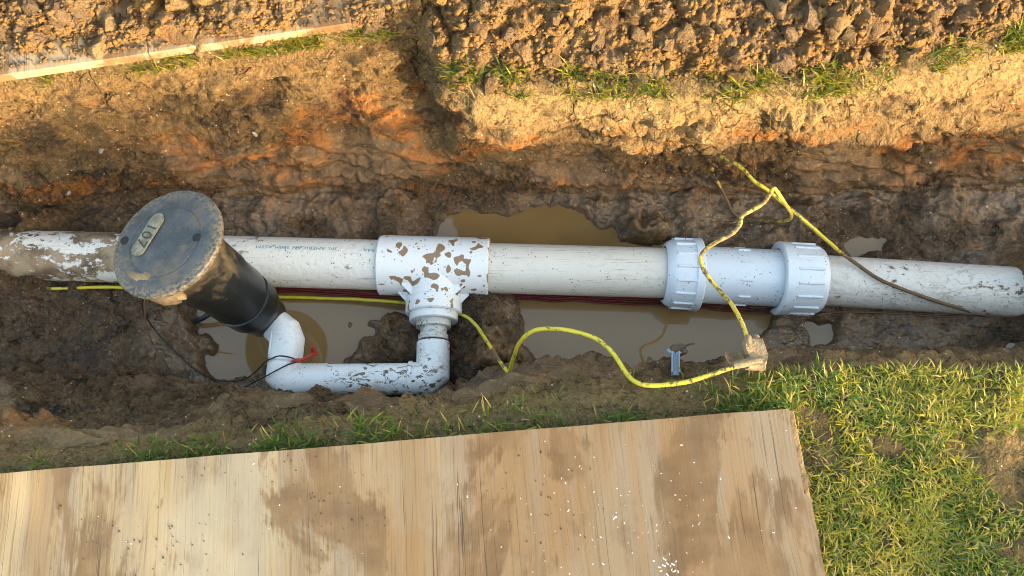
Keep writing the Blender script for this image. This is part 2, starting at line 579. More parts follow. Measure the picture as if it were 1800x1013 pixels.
def mat_plain(name, col, rough=0.6, var=0.25, scale=60, bump=0.3):
    N = NT(name)
    p = N.pos()
    n = N.noise(p, scale, 5, 0.6)
    c = N.mix(N.ramp(n, 0.3, 0.7), col, tuple(x * (1 - var) for x in col))
    return N.fin(c, rough, N.bump(N.noise(p, scale * 4, 4), bump, 0.003))

def mat_board(name, pale=False):
    N = NT(name)
    o = N.ob()
    xyz = N.sep(o)
    warp = N.noise(o, 5, 3, 0.5, out='Color')
    wv = N.n('ShaderNodeVectorMath', operation='MULTIPLY_ADD')
    N.put(wv.inputs[0], warp); wv.inputs[1].default_value = (0.014, 0.02, 0); N.put(wv.inputs[2], o)
    w = wv.outputs[0]
    g1 = N.noise(N.scaled(w, (17, 0.9, 1)), 1.6, 5, 0.6)
    g2 = N.noise(N.scaled(w, (150, 3.0, 1)), 1.6, 5, 0.65)
    g3 = N.noise(N.scaled(w, (9, 0.9, 1)), 1.5, 3, 0.5)
    pc, gc, bc = (0.330, 0.252, 0.142), (0.265, 0.212, 0.142), (0.225, 0.138, 0.056)
    col = N.mix(N.ramp(g1, 0.42, 0.58), pc, gc)
    side = N.ramp(N.math('ADD', xyz[0], N.math('MULTIPLY', g3, 0.5)), 0.42, 0.72)
    col = N.mix(N.math('MULTIPLY', side, 0.8), col, N.mix(N.ramp(g1, 0.4, 0.6), (0.225, 0.118, 0.045), (0.235, 0.165, 0.098)))
    col = N.mix(N.ramp(g3, 0.52, 0.66, 0, 0.6), col, bc)
    col = N.mix(N.ramp(g2, 0.5, 0.32, 0, 0.55), col, (0.13, 0.08, 0.038))
    # wet mud stains with crisp edges
    s = N.noise(N.scaled(w, (1, 0.5, 1)), 7.5, 7, 0.62, 0.5)
    s = N.math('ADD', s, N.math('MULTIPLY', N.math('SUBTRACT', g2, 0.5), 0.22))
    st = N.ramp(s, 0.495, 0.55)
    ws = N.noise(N.scaled(w, (1, 0.6, 1), (7, 3, 0)), 5.0, 5, 0.6, 0.6)
    col = N.mix(N.math('MULTIPLY', N.ramp(ws, 0.48, 0.60, 0, 0.7), N.math('SUBTRACT', 1.0, N.math('MULTIPLY', side, 0.75))), col, (0.345, 0.292, 0.200))
    sc = N.mix(N.ramp(N.noise(o, 22, 5), 0.35, 0.65), (0.122, 0.067, 0.027), (0.190, 0.114, 0.050))
    col = N.mix(N.math('MULTIPLY', st, 0.80 if not pale else 0.9), col, sc)
    dk = N.ramp(N.math('ADD', N.noise(N.scaled(w, (1, 0.6, 1)), 11, 7, 0.66), N.math('MULTIPLY', N.math('SUBTRACT', g2, 0.5), 0.2)), 0.57, 0.72)
    col = N.mix(N.math('MULTIPLY', dk, 0.6), col, (0.13, 0.078, 0.04))
    # long checks running with the grain
    ck = N.noise(N.scaled(w, (85, 0.55, 1), (3.1, 0, 0)), 1.0, 2, 0.4)
    ln = N.math('ABSOLUTE', N.math('SUBTRACT', ck, 0.5))
    cr = N.math('MULTIPLY', N.ramp(ln, 0.010, 0.002), N.ramp(N.noise(N.scaled(o, (14, 3, 1)), 1.5, 2), 0.5, 0.6))
    col = N.mix(N.math('MULTIPLY', cr, 0.85), col, (0.075, 0.05, 0.03))
    # scattered grit
    gr = N.math('MULTIPLY', N.ramp(N.voro(o, 260), 0.2, 0.12), N.ramp(N.noise(o, 16, 4), 0.55, 0.66))
    col = N.mix(N.math('MULTIPLY', gr, 0.8), col, (0.17, 0.10, 0.05))
    h = N.math('SUBTRACT', N.math('ADD', N.math('MULTIPLY', g2, 0.6), N.math('MULTIPLY', N.noise(o, 220, 3), 0.25)), N.math('MULTIPLY', cr, 1.2))
    rough = N.mixf(st, 0.72, 0.62)
    return N.fin(col, rough, N.bump(h, 0.45, 0.0025), 0.3)

def mat_grass(name='grass_blades'):
    N = NT(name)
    t = N.attr('tint'); k = N.attr('along')
    ramp = N.n('ShaderNodeValToRGB')
    N.put(ramp.inputs[0], t)
    cr = ramp.color_ramp
    cr.elements[0].position = 0.0; cr.elements[0].color = (0.045, 0.10, 0.018, 1)
    cr.elements[1].position = 1.0; cr.elements[1].color = (0.40, 0.31, 0.13, 1)
    for ps, c in ((0.3, (0.085, 0.155, 0.022, 1)), (0.58, (0.22, 0.245, 0.018, 1)), (0.80, (0.40, 0.33, 0.03, 1))):
        e = cr.elements.new(ps); e.color = c
    col = N.mix(N.ramp(k, 0.35, 0.0, 0, 0.6), ramp.outputs[0], (0.33, 0.28, 0.14))
    N.fin(col, 0.5, None, 0.3)
    tr = N.n('ShaderNodeBsdfTranslucent')
    N.put(tr.inputs[0], col)
    mx = N.n('ShaderNodeMixShader')
    mx.inputs[0].default_value = 0.35
    N.t.links.new(N.b.outputs[0], mx.inputs[1]); N.t.links.new(tr.outputs[0], mx.inputs[2])
    N.t.links.new(mx.outputs[0], N.out.inputs['Surface'])
    return N.m

M_SOIL = mat_ground()
M_CLOD = mat_clod()
M_WATER = mat_water()
M_PIPE = mat_pvc('grey_white_pipe', (0.74, 0.70, 0.60), streak=0.85, speck=0.9, smear=0.12)
M_PIPE_L = mat_pvc('muddy_pipe', (0.77, 0.74, 0.66), streak=0.6, speck=0.5, cake=(-0.33, -0.62))
M_PIPE_R = mat_pvc('grey_pipe', (0.68, 0.66, 0.59), streak=0.6, speck=1.1, smear=0.35, cake=(0.78, 0.98), seed=2)
M_TEE = mat_pvc('white_tee_plastic', (0.80, 0.81, 0.79), blobs=1.0, speck=1.3, seed=1)
M_SWING = mat_pvc('white_joint_plastic', (0.78, 0.79, 0.77), smear=1.0, speck=1.0, seed=4)
M_SWING_C = mat_pvc('clean_joint_plastic', (0.78, 0.79, 0.77), smear=0.15, speck=0.4, seed=5)
M_NECK = mat_pvc('dirty_neck_plastic', (0.62, 0.60, 0.54), smear=1.0, speck=1.6, streak=0.5, seed=8)
M_COUP = mat_pvc('pale_blue_plastic', (0.69, 0.76, 0.81), speck=1.4, seed=3)
M_YEL = mat_wire('yellow_insulation', (0.56, 0.47, 0.035), 0.25)
M_YEL_D = mat_wire('dirty_yellow_insulation', (0.55, 0.40, 0.06), 0.75)
M_RED = mat_wire('red_insulation', (0.13, 0.010, 0.014), 0.2)
M_BLKW = mat_wire('black_insulation', (0.016, 0.018, 0.02), 0.3)
M_BLACK = mat_black()
M_LID = mat_lid()
M_HOLE = mat_plain('recess_shade', (0.008, 0.008, 0.008), 0.8)  # near-black colour painted in for the shade inside holes and gaps
M_TAG = mat_plain('bone_plastic', (0.25, 0.225, 0.155), 0.7, 0.6, 90)
M_INK = mat_plain('black_ink', (0.025, 0.025, 0.022), 0.6)
M_TEAL = mat_plain('teal_ink', (0.16, 0.38, 0.42), 0.5, 0.35, 160)
M_REDP = mat_plain('red_tape', (0.45, 0.035, 0.015), 0.4, 0.4)
M_TAN = mat_plain('mud_coated_plastic', (0.27, 0.19, 0.105), 0.85, 0.45, 70, 0.7)
M_STAKE = mat_plain('blue_grey_plastic', (0.24, 0.30, 0.38), 0.45, 0.2)
M_BOARD = mat_board('weathered_plywood')
M_BOARD2 = mat_board('dusty_plywood', True)
M_PLY = mat_plain('splintered_plies', (0.36, 0.23, 0.10), 0.8, 0.5, 45, 0.8)
M_GRASS = mat_grass()
M_SHAVE = mat_plain('white_shavings', (0.82, 0.82, 0.80), 0.5, 0.1)
M_PEB = mat_plain('pale_stone', (0.34, 0.30, 0.25), 0.6, 0.3, 90)
M_MUD = mat_plain('wet_brown_mud', (0.10, 0.064, 0.035), 0.45, 0.4, 60, 0.8)

# ================================================================== THE SETTING
WZ = -0.345                                   # water level
def rail(pts, z):
    """pixel points at height z -> (x, y, z) samples sorted along x"""
    W = []
    for p in pts:
        q = U(p[0], p[1], z if len(p) < 3 else p[2])
        if len(p) > 3: q[2] = p[3]
        W.append(q)
    return np.array(W)
def ev(rl, x):
    y = np.interp(x, rl[:, 0], rl[:, 1]); z = np.interp(x, rl[:, 0], rl[:, 2])
    return y, z
R_T = rail([(-300, 175), (0, 138), (150, 116), (300, 97), (450, 76), (600, 55), (690, 28), (736, 36), (766, 84), (790, 128), (840, 158),
            (1000, 152), (1200, 156), (1400, 160), (1500, 143), (1650, 108), (1800, 70), (2100, 5)], -0.004)
R_L = rail([(-300, 275), (0, 215), (300, 185), (500, 155), (640, 140), (690, 140, -.10), (728, 38, 0.0, -.15), (757, 88, 0.0, -.15), (786, 142, 0.0, -.13), (836, 228), (900, 228), (1000, 214), (1140, 236), (1250, 226),
            (1330, 210), (1450, 226), (1640, 190), (1800, 168), (2100, 120)], -0.088)
R_M = rail([(-300, 345), (0, 296), (300, 266), (500, 246), (640, 240), (740, 255), (830, 280), (1000, 272), (1140, 285), (1300, 276), (1600, 256), (1800, 240), (2100, 215)], -0.20)
R_B = rail([(-300, 400), (0, 372), (300, 348), (500, 338), (640, 332), (760, 336), (1000, 330), (1250, 335), (1500, 340), (1800, 328), (2100, 320)], -0.305)
R_F1 = rail([(-300, 420), (0, 405), (400, 392), (900, 385), (1400, 392), (1800, 400), (2100, 400)], -0.335)
R_F2 = rail([(-300, 520), (0, 530), (900, 545), (1800, 575), (2100, 585)], -0.345)
R_NB = rail([(-300, 600), (0, 622), (200, 640), (400, 668), (600, 700), (700, 706), (800, 690), (900, 640), (1000, 652), (1150, 652), (1300, 632), (1500, 624), (1800, 622), (2100, 620)], -0.325)
R_NM = rail([(-300, 730), (0, 736), (200, 736), (400, 728), (520, 712), (640, 716), (720, 716), (800, 708), (900, 668), (1000, 668), (1150, 664), (1300, 648), (1500, 636), (1800, 634), (2100, 632)], -0.15)
R_NT = rail([(-300, 845), (0, 812), (200, 796), (400, 776), (500, 756), (600, 744), (700, 742), (800, 730), (900, 700), (1000, 688), (1150, 684), (1300, 668), (1400, 658),
             (1500, 650), (1650, 652), (1800, 650), (2100, 645)], -0.008)

def stretch(a, b, n, p=2.2):
    return a + (b - a) * np.linspace(0, 1, n) ** p
STEP = 0.0026
XI = np.arange(-1.12, 1.12 + STEP, STEP)
XS = np.concatenate([np.sort(stretch(-1.125, -30, 46, 3))[:-1], XI, stretch(1.125, 30, 46, 3)[1:]])
NXS = len(XS)
rails = [R_T, R_L, R_M, R_B, R_F1, R_F2, R_NB, R_NM, R_NT]
Yr = []; Zr = []
for rl in rails:
    y, z = ev(rl, XS); Yr.append(y); Zr.append(z)
Yr = np.array(Yr); Zr = np.array(Zr)
rows_n = [36, 50, 46, 28, 60, 46, 66, 60]       # rows between successive rails
rows = []
# far side, from far away towards the edge
for s in np.linspace(1, 0, 34)[:-1] ** 3:
    y = Yr[0] + 0.30 + (30 - Yr[0] - 0.30) * s
    rows.append((y, np.full(NXS, 0.0)))
for s in np.linspace(1, 0, 100)[:-1]:
    rows.append((Yr[0] + 0.30 * s, -0.004 * (1 - s) ** 4 * np.ones(NXS)))
n_far = len(rows)
for k in range(len(rails) - 1):
    for s in np.linspace(0, 1, rows_n[k], endpoint=False):
        rows.append((Yr[k] * (1 - s) + Yr[k + 1] * s, Zr[k] * (1 - s) + Zr[k + 1] * s))
n_near = len(rows)
for s in np.linspace(0, 1, 90):
    rows.append((Yr[-1] - 0.35 * s, Zr[-1] * (1 - s)))
for s in np.linspace(0, 1, 34)[1:] ** 3:
    rows.append((Yr[-1] - 0.35 + (-30 - Yr[-1] + 0.35) * s, np.zeros(NXS)))
NY = len(rows)
GY = np.array([r[0] for r in rows]); GZ = np.array([r[1] for r in rows])
GX = np.broadcast_to(XS, GY.shape).copy()
# round the corners of the section
for it in range(14):
    a, b = n_far - 12, n_near + 12
    GZ[a:b] = 0.25 * GZ[a - 1:b - 1] + 0.5 * GZ[a:b] + 0.25 * GZ[a + 1:b + 1]
    GY[a:b] = 0.25 * GY[a - 1:b - 1] + 0.5 * GY[a:b] + 0.25 * GY[a + 1:b + 1]
P = np.stack([GX, GY, GZ], -1)
DU = np.gradient(P, axis=1); DV = np.gradient(P, axis=0)
NRM = np.cross(DU, -DV)
NRM /= np.linalg.norm(NRM, axis=-1, keepdims=True)
Pf = P.reshape(-1, 3).copy(); Nf = NRM.reshape(-1, 3)
rowi = np.repeat(np.arange(NY), NXS)
inner = (np.abs(Pf[:, 0]) < 1.25) & (Pf[:, 1] < 0.5) & (Pf[:, 1] > -0.75)
z0 = Pf[:, 2]
k_floor = sstep(-0.27, -0.315, z0)                        # 1 on the trench floor
k_wall = sstep(-0.012, -0.05, z0) * (1 - k_floor)
k_top = 1 - sstep(-0.003, -0.03, z0)
far_side = rowi < (n_far + sum(rows_n[:4]))
near_side = rowi > (n_far + sum(rows_n[:6]))

# ---- floor relief: puddles and lumps
def poly_sd(xy, poly):
    """signed distance, negative inside"""
    x, y = xy[:, 0], xy[:, 1]
    d = np.full(len(x), 1e9); ins = np.zeros(len(x), bool)
    n = len(poly)
    for i in range(n):
        a, b = poly[i], poly[(i + 1) % n]
        e = b - a; w0 = x - a[0]; w1 = y - a[1]
        t = np.clip((w0 * e[0] + w1 * e[1]) / (e @ e), 0, 1)
        d = np.minimum(d, np.hypot(w0 - e[0] * t, w1 - e[1] * t))
        c = ((a[1] <= y) & (b[1] > y)) | ((b[1] <= y) & (a[1] > y))
        xi = a[0] + (y - a[1]) * e[0] / (e[1] if abs(e[1]) > 1e-12 else 1e-12)
        ins ^= c & (x < xi)
    return np.where(ins, -d, d)
PUD = [[(770, 412), (785, 385), (815, 372), (862, 376), (905, 376), (935, 364), (975, 360), (1010, 372), (1030, 392), (1075, 398), (1095, 420), (1175, 425), (1178, 460), (1090, 470), (780, 470)],
       [(905, 500), (1345, 515), (1350, 570), (1310, 625), (1270, 640), (1215, 650), (1150, 656), (1000, 660), (945, 636), (905, 612), (916, 575)],
       [(322, 520), (400, 490), (720, 500), (728, 548), (676, 560), (650, 610), (600, 640), (540, 650), (480, 650), (430, 662), (385, 668), (356, 636), (346, 590)],
       [(1478, 432), (1510, 414), (1556, 420), (1548, 440), (1500, 452)],
       [(1760, 604), (1785, 588), (1830, 592), (1830, 634), (1790, 640), (1764, 628)],
       [(1425, 572), (1462, 566), (1470, 590), (1448, 606), (1430, 600)]]
PUDW = [np.array([U(u, v, WZ)[:2] for u, v in p]) for p in PUD]
idx = np.where(inner & (z0 < -0.2))[0]
sub = Pf[idx]
sd = np.full(len(idx), 1e9)
for p in PUDW:
    sd = np.minimum(sd, poly_sd(sub[:, :2], p))
sd += 0.010 * fbm(sub * [1, 1, 0], 28, 3, 5)
fl = k_floor[idx]
lump = fbm(sub * [1, 1, 0.4], 16, 4, 3) * 0.008 + np.maximum(0, fbm(sub * [1, 1, 0.3], 30, 3, 9)) * 0.009
w1, w2, wi = worley(sub * [1, 1, 0.6], 26, 4)
lump += (0.45 - w1) * 0.014 * sstep(-0.2, 0.35, perlin(sub, 7, 31))
base_out = WZ + 0.013 + lump + 0.5 * np.clip(sd, 0, 0.05) * 0.3
base_in = WZ - 0.012 + 0.4 * lump
prof = sstep(-0.012, 0.014, sd)
tz = base_in * (1 - prof) + np.maximum(base_out, WZ + 0.004) * prof
# individual lumps of mud: (u, v, radius px, height m)
LUMPS = [(845, 545, 54, .036), (872, 600, 40, .045), (856, 642, 46, .062), (905, 640, 30, .04), (690, 600, 46, .026), (660, 625, 34, .022), (715, 628, 32, .026),
         (655, 568, 12, .016), (690, 562, 17, .018), (612, 570, 11, .015), (640, 600, 10, .016), (372, 615, 11, .02), (352, 600, 22, .03),
         (1110, 408, 18, .022), (1130, 418, 16, .02), (1150, 405, 22, .03), (300, 560, 50, .03), (-60, 445, 60, .12), (-140, 460, 90, .14), (10, 490, 30, .05),
         (95, 408, 26, .045), (60, 425, 30, .05), (150, 515, 30, .018), (60, 505, 40, .04), (1800, 505, 34, .09), (1860, 510, 70, .15), (1785, 545, 26, .05), (1780, 470, 22, .05),
         (1130, 300, 60, .05), (1210, 350, 40, .03), (1420, 385, 36, .03), (1520, 380, 44, .025), (1650, 360, 50, .03), (1350, 420, 24, .02), (690, 360, 42, .03),
         (600, 360, 50, .02), (480, 370, 40, .02), (100, 395, 40, .03), (200, 400, 40, .02), (900, 355, 26, .02), (850, 365, 16, .016)]
for (u, v, r, h) in LUMPS:
    c = U(u, v, WZ + h * 0.4)
    rr = r / 1000.0
    d2 = ((sub[:, 0] - c[0]) ** 2 + (sub[:, 1] - c[1]) ** 2) / rr ** 2
    rough = 1 + 0.5 * fbm(sub * [1, 1, 0], 45, 3, int(u) % 7)
    tz = tz + h * np.exp(-d2 * 1.3) * rough
# scour under the swing joint and beside the bank
for (u, v, r, h) in [(710, 706, 60, .07), (775, 704, 34, .07), (640, 696, 40, .04)]:
    c = U(u, v, -0.33)
    d2 = ((sub[:, 0] - c[0]) ** 2 + (sub[:, 1] - c[1]) ** 2) / (r / 1000) ** 2
    tz -= h * np.exp(-d2)
Pf[idx, 2] = Pf[idx, 2] * (1 - fl) + tz * fl

# ---- rough the walls and the ground along their normals
ii = np.where(inner)[0]
S = Pf[ii]
disp = np.zeros(len(ii))
kw, kt, kf = k_wall[ii], k_top[ii], k_floor[ii]
strat = fbm(S * [1, 1, 3.0], 9, 4, 21)
crumb1, crumb2, cid = worley(S * [1, 1, 1.15], 38, 8)
big1 = np.full(len(S), 0.5); mk_ = kw > 0.02
big1[mk_] = worley(S[mk_] * [1, 1, 1.5], 13, 18)[0]
calm = sstep(-0.25, 0.25, perlin(S, 6, 44))              # smooth spade cut against crumbled patches
cut = sstep(-0.06, 0.28, perlin(S * [0.55, 1, 1.1], 5.5, 48) + 0.35 * fbm(S, 14, 2, 49) + 0.10 * kf)
disp += kw * (0.020 * strat + (0.45 - crumb1) * 0.014 * calm * (1 - 0.85 * cut) + (0.5 - big1) * 0.014 * (1 - 0.5 * cut) + 0.005 * fbm(S * [0.8, 1, 1.6], 40, 4, 6, 0.6) + 0.010 * fbm(S * [0.35, 1, 1.8], 22, 3, 26) * cut)
ridge = fbm(S * [0.7, 1, 2.2], 16, 4, 55, 0.55, True)
disp += kw * 0.006 * ridge * (0.4 + calm)
fine1 = np.full(len(S), 0.45); mk_ = (kw + kf) > 0.02
fine1[mk_] = worley(S[mk_] * [1, 1, 1.2], 85, 28)[0]
crum = sstep(-0.15, 0.3, perlin(S, 9, 45)) * (1 - 0.9 * cut)
disp += (kw + kf * sstep(WZ + 0.004, WZ + 0.015, S[:, 2])) * ((0.45 - fine1) * 0.0075 * crum - 0.006 * sstep(0.45, 0.75, perlin(S, 42, 46)) - 0.009 * sstep(0.35, 0.7, perlin(S * [0.6, 1, 1.5], 21, 47)) * (0.3 + calm) * (1 - 0.6 * cut))
slk = cut
disp += kt * near_side[ii] * sstep(0.43, 0.50, S[:, 0]) * (0.020 * fbm(S, 9, 2, 92) - 0.006)
disp += kt * (0.006 * fbm(S, 14, 3, 2) + (0.45 - crumb1) * 0.006)
disp += kf * (0.0050 * fbm(S, 48, 4, 12, 0.6) + (0.42 - crumb2 * 0.5) * 0.008 * sstep(WZ + 0.004, WZ + 0.02, S[:, 2]))
cracks = np.exp(-((crumb2 - crumb1) / 0.07) ** 2)
disp -= kw * 0.005 * cracks * calm
Pf[ii] += Nf[ii] * disp[:, None]
# black pocket (rotted root) in the far wall and hole where the wire comes out
for (u, v, z, r, h) in [(478, 150, -0.09, 22, .03), (468, 175, -0.11, 26, .022), (425, 195, -0.13, 16, .02), (1240, 266, -0.185, 9, .02), (640, 275, -.21, 16, .02)]:
    c = U(u, v, z); d2 = (((Pf[ii] - c) ** 2).sum(1)) / (r / 1000) ** 2
    Pf[ii] -= Nf[ii] * (h * np.exp(-d2 * 1.2))[:, None]

# ---- colour fields
S = Pf
sm = S[ii]
wet = np.zeros(len(S)); dry = np.zeros(len(S)); org = np.zeros(len(S)); drk = np.zeros(len(S)); sod = np.zeros(len(S)); slick = np.zeros(len(S)); slick[ii] = slk * np.clip(kw + kf, 0, 1)
nz = perlin(sm, 5, 71); nz2 = fbm(sm, 11, 3, 72)
wl = sstep(-0.10, -0.27, sm[:, 2] + 0.05 * nz + 0.03 * nz2)
wl = np.maximum(wl, near_side[ii] * sstep(-0.015, -0.10, sm[:, 2] + 0.02 * nz2) * 0.85)
wet[ii] = wl
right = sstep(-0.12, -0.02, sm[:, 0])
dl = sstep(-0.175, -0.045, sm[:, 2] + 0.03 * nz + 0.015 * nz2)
dry[ii] = dl * far_side[ii] * (0.10 + 0.90 * right) + dl * (~far_side[ii]) * 0.25  # left wall darker: browner soil, plus its weaker sunlight put into the colour
st2 = fbm(sm * [0.55, 0.8, 2.4], 10, 4, 81)
org_ = 0.9 * sstep(0.16, 0.40, st2) * sstep(-0.07, -0.12, sm[:, 2]) * far_side[ii] * sstep(-0.325, -0.24, sm[:, 2])
org_ = np.maximum(org_, 0.6 * sstep(0.52, 0.66, fbm(sm * [.6, 1, 1], 14, 3, 83)) * sstep(-0.02, -0.08, sm[:, 2]))
for (u, v, z, r) in [(640, 225, -.15, 60), (130, 325, -.25, 50), (180, 318, -.25, 40), (560, 330, -.28, 50), (770, 300, -.25, 30), (1640, 235, -.16, 30), (1470, 265, -.2, 30),
                     (880, 650, -.2, 34), (560, 215, -.16, 60), (610, 190, -.13, 70), (300, 245, -.18, 70), (700, 225, -.17, 55), (90, 330, -.25, 60), (400, 215, -.15, 30), (350, 295, -.22, 60)]:
    c = U(u, v, z); d = ((sm - c) * [1, 1.6, 2.2])
    g = np.exp(-(d ** 2).sum(1) / (r / 1000) ** 2)
    org_ = np.maximum(org_, sstep(0.30, 0.65, g * (1.1 + 0.9 * nz2)) * 0.9)
org[ii] = org_
dk_ = sstep(0.20, 0.45, fbm(sm * [0.7, 1, 1.4], 13, 4, 91)) * sstep(-0.04, -0.12, sm[:, 2]) * 0.8
for (u, v, z, r) in [(478, 150, -0.09, 34), (468, 178, -0.11, 34), (425, 195, -0.13, 26), (640, 275, -.21, 26), (390, 190, -.12, 40)]:
    c = U(u, v, z)
    dk_ = np.maximum(dk_, sstep(0.25, 0.6, np.exp(-((sm - c) ** 2).sum(1) / (r / 1000) ** 2) * (1 + nz2)))
drk[ii] = dk_
sod[:] = sstep(-0.03, -0.004, z0)
faces = (np.arange(NY - 1)[:, None] * NXS + np.arange(NXS - 1)[None, :]).reshape(-1)
quads = np.stack([faces, faces + NXS, faces + NXS + 1, faces + 1], -1)
ground = obj('ground', Pf, quads, M_SOIL, sharp=None, center=False, attrs=dict(wet=wet, dry=dry, orange=org, dark=drk, sod=sod, slick=slick))
tag(ground, 'muddy brown earth with a trench cut through turf', kind='structure')
GP = Pf.reshape(NY, NXS, 3)
def near_z(x, y):
    """ground height on the flat parts beside the trench"""
    j = int(np.clip(np.searchsorted(XS, x), 1, NXS - 1))
    col = GP[:, j]
    k = np.argmin((col[:, 1] - y) ** 2 + 0.0 * col[:, 2])
    return col[k, 2]
def ground_rows(x, y, side):
    """vectorised height lookup; side 'near' or 'far'"""
    j = np.clip(np.searchsorted(XS, x), 1, NXS - 1)
    out = np.zeros(len(x))
    rws = np.arange(n_near - 40, NY) if side == 'near' else np.arange(0, n_far + 45)
    for i in range(len(x)):
        c = GP[rws, j[i]]
        k = np.argmin(np.abs(c[:, 1] - y[i]))
        out[i] = c[k, 2]
    return out

# ---- water
wx = np.linspace(-1.1, 1.1, 45); wy = np.linspace(-0.27, 0.20, 12)
WV = np.array([(x, y, WZ) for y in wy for x in wx])
WF = [(j * 45 + i, j * 45 + i + 1, (j + 1) * 45 + i + 1, (j + 1) * 45 + i) for j in range(11) for i in range(44)]
tag(obj('water', WV, WF, M_WATER), 'still brown muddy water lying in the trench bottom', kind='structure')

# ================================================================== SPOIL HEAPS
def heap(name, pts, z_base, label, ext_x, slope=0.75, top=0.34, mound=None, seed=0):
    B = np.array([U(u, v, z_base) for u, v in pts])
    xs = np.arange(ext_x[0], ext_x[1], 0.003)
    yb = np.interp(xs, B[:, 0], B[:, 1])
    s = np.concatenate([np.arange(-0.012, 0.17, 0.003), stretch(0.171, 1.3, 60, 1.6)])
    X, Sg = np.meshgrid(xs, s)
    Yv = yb[None, :] + Sg
    h = top * (1 - np.exp(-np.clip(Sg, 0, None) * slope / top)) * np.clip((1.3 - Sg) / 0.5, 0, 1)
    ed = np.minimum(np.clip((X - ext_x[0]) / 0.06, 0, 1), np.clip((ext_x[1] - X) / 0.06, 0, 1))
    Z = z_base + h * ed + np.where(Sg < 0, Sg * 1.5, 0)
    Q = np.stack([X, Yv, Z], -1).reshape(-1, 3)
    k = (sstep(-0.012, 0.02, Sg) * ed).reshape(-1)
    a1, a2, aid = worley(Q, 24, 3 + seed)
    b1, b2, bid = worley(Q, 55, 5 + seed)
    c1, c2, _ = worley(Q, 120, 6 + seed)
    mk = sstep(-0.3, 0.25, perlin(Q, 8, 5 + seed))
    d = (np.sqrt(np.clip(0.55 - a1 * a1, 0, None)) - 0.35) * 0.034 * aid * (0.35 + mk) + (0.5 - b1) * 0.020 * (0.25 + bid) + (0.5 - c1) * 0.008 - 0.006 * np.exp(-((a2 - a1) / 0.09) ** 2) + 0.010 * fbm(Q, 18, 3, 19 + seed, 0.6)
    d += 0.030 * fbm(Q, 6, 3, 9 + seed)
    Q[:, 2] += d * k * 0.9
    Q[:, 1] -= d * k * 0.75
    ny, nx = X.shape
    f = (np.arange(ny - 1)[:, None] * nx + np.arange(nx - 1)[None, :]).reshape(-1)
    q = np.stack([f, f + 1, f + nx + 1, f + nx], -1)
    o = obj(name, Q, q, M_CLOD, sharp=None, center=False)
    tag(o, label, 'soil heap')
    return xs, yb, Q.reshape(ny, nx, 3), s
HP1 = [(560, 0), (640, 22), (690, 34), (735, 44), (765, 96), (800, 135), (900, 138), (960, 120), (1040, 128), (1130, 132), (1200, 120), (1300, 122), (1400, 128), (1500, 124), (1580, 100), (1650, 82), (1750, 58), (1850, 20), (2200, -60)]
heap1 = heap('spoil_heap', HP1, 0.004, 'heap of crumbly brown excavated soil on the turf right of the trench corner', (-0.24, 1.45), 0.80, 0.36)

# second board, lying under the left heap
b2a, b2b = U(-260, 172, 0.020), U(640, 38, 0.020)
e1 = (b2b - b2a); e1[2] = 0; L2 = np.linalg.norm(e1); e1 /= L2
e2 = np.array([-e1[1], e1[0], 0])
bt = thing('plywood_board', tuple((b2a + b2b) / 2 - [0, 0, 0.018]), 'dusty pale plywood sheet edge sticking out from under the far left soil', 'plywood')
def board_obj(name, a, e1, e2, L, W, z0, z1, mat, parent, bev=0.0015, sub=None, wob=0.0):
    c = a + e1 * L / 2 + e2 * W / 2
    c = np.array([c[0], c[1], (z0 + z1) / 2])
    V, F = box((0, 0, 0), (L / 2, 0, 0), (0, W / 2, 0), (0, 0, (z1 - z0) / 2), bev)
    me = raw_mesh(name, V, F, False)
    me.materials.append(mat)
    o = bpy.data.objects.new(name, me)
    COL.objects.link(o)
    o.rotation_euler = (0, 0, math.atan2(e1[1], e1[0]))
    if parent:
        o.parent = parent
        o.location = Vector(c) - world_loc(parent)
    else:
        o.location = c
    return o
board_obj('sheet', b2a, e1, e2, L2 - 0.02, 1.2, 0.004, 0.020, M_BOARD2, bt)
HP2 = [(-300, 95), (-100, 92), (0, 82), (60, 92), (150, 92), (230, 72), (330, 64), (420, 58), (520, 40), (600, 24), (700, 12)]
heap2 = heap('spoil_heap', HP2, 0.021, 'heap of loose yellowish brown soil dumped on the far left plywood sheet', (-1.15, -0.19), 0.62, 0.30, seed=20)

# ---- clods
IV, IF = ico(3)
IV1, IF1 = ico(1)
clod_me = []
for k in range(10):
    V = IV.copy()
    w1_, w2_, _ = worley(V + k * 7.1, 1.1, k)
    V = V * (1 + 0.42 * fbm(V + k * 3.3, 1.0, 4, k, 0.55)[:, None] + 0.45 * (0.5 - w1_)[:, None])
    # a few broken facets
    for q in range(7):
        n = rng.normal(size=3); n /= np.linalg.norm(n)
        dd = V @ n; lim = 0.50 + 0.25 * rng.random()
        V = V - np.outer(np.clip(dd - lim, 0, None) * 0.85, n)
    me = raw_mesh('clod', V * [1, 0.9, 0.75], IF, True, 28)
    me.materials.append(M_CLOD)
    clod_me.append(me)
def heap_point(hp, u_lo=None, s_hi=0.13, x_lo=-9, x_hi=9):
    xs, yb, Q, s = hp
    while True:
        i = rng.integers(len(xs)); j = int(rng.random() ** 1.1 * 55)
        if x_lo < xs[i] < x_hi:
            p = Q[j, i]
            uu, vv = px(p)
            if -30 < uu < 1830 and -25 < vv < 200:
                return p
def put_clod(p, r, label, group):
    o = bpy.data.objects.new('soil_clod', clod_me[rng.integers(10)])
    o.location = p
    o.rotation_euler = rng.random(3) * 6.28
    o.scale = np.array([r, r, r]) * (0.8 + 0.4 * rng.random(3))
    COL.objects.link(o)
    return tag(o, label, 'soil clod', group)
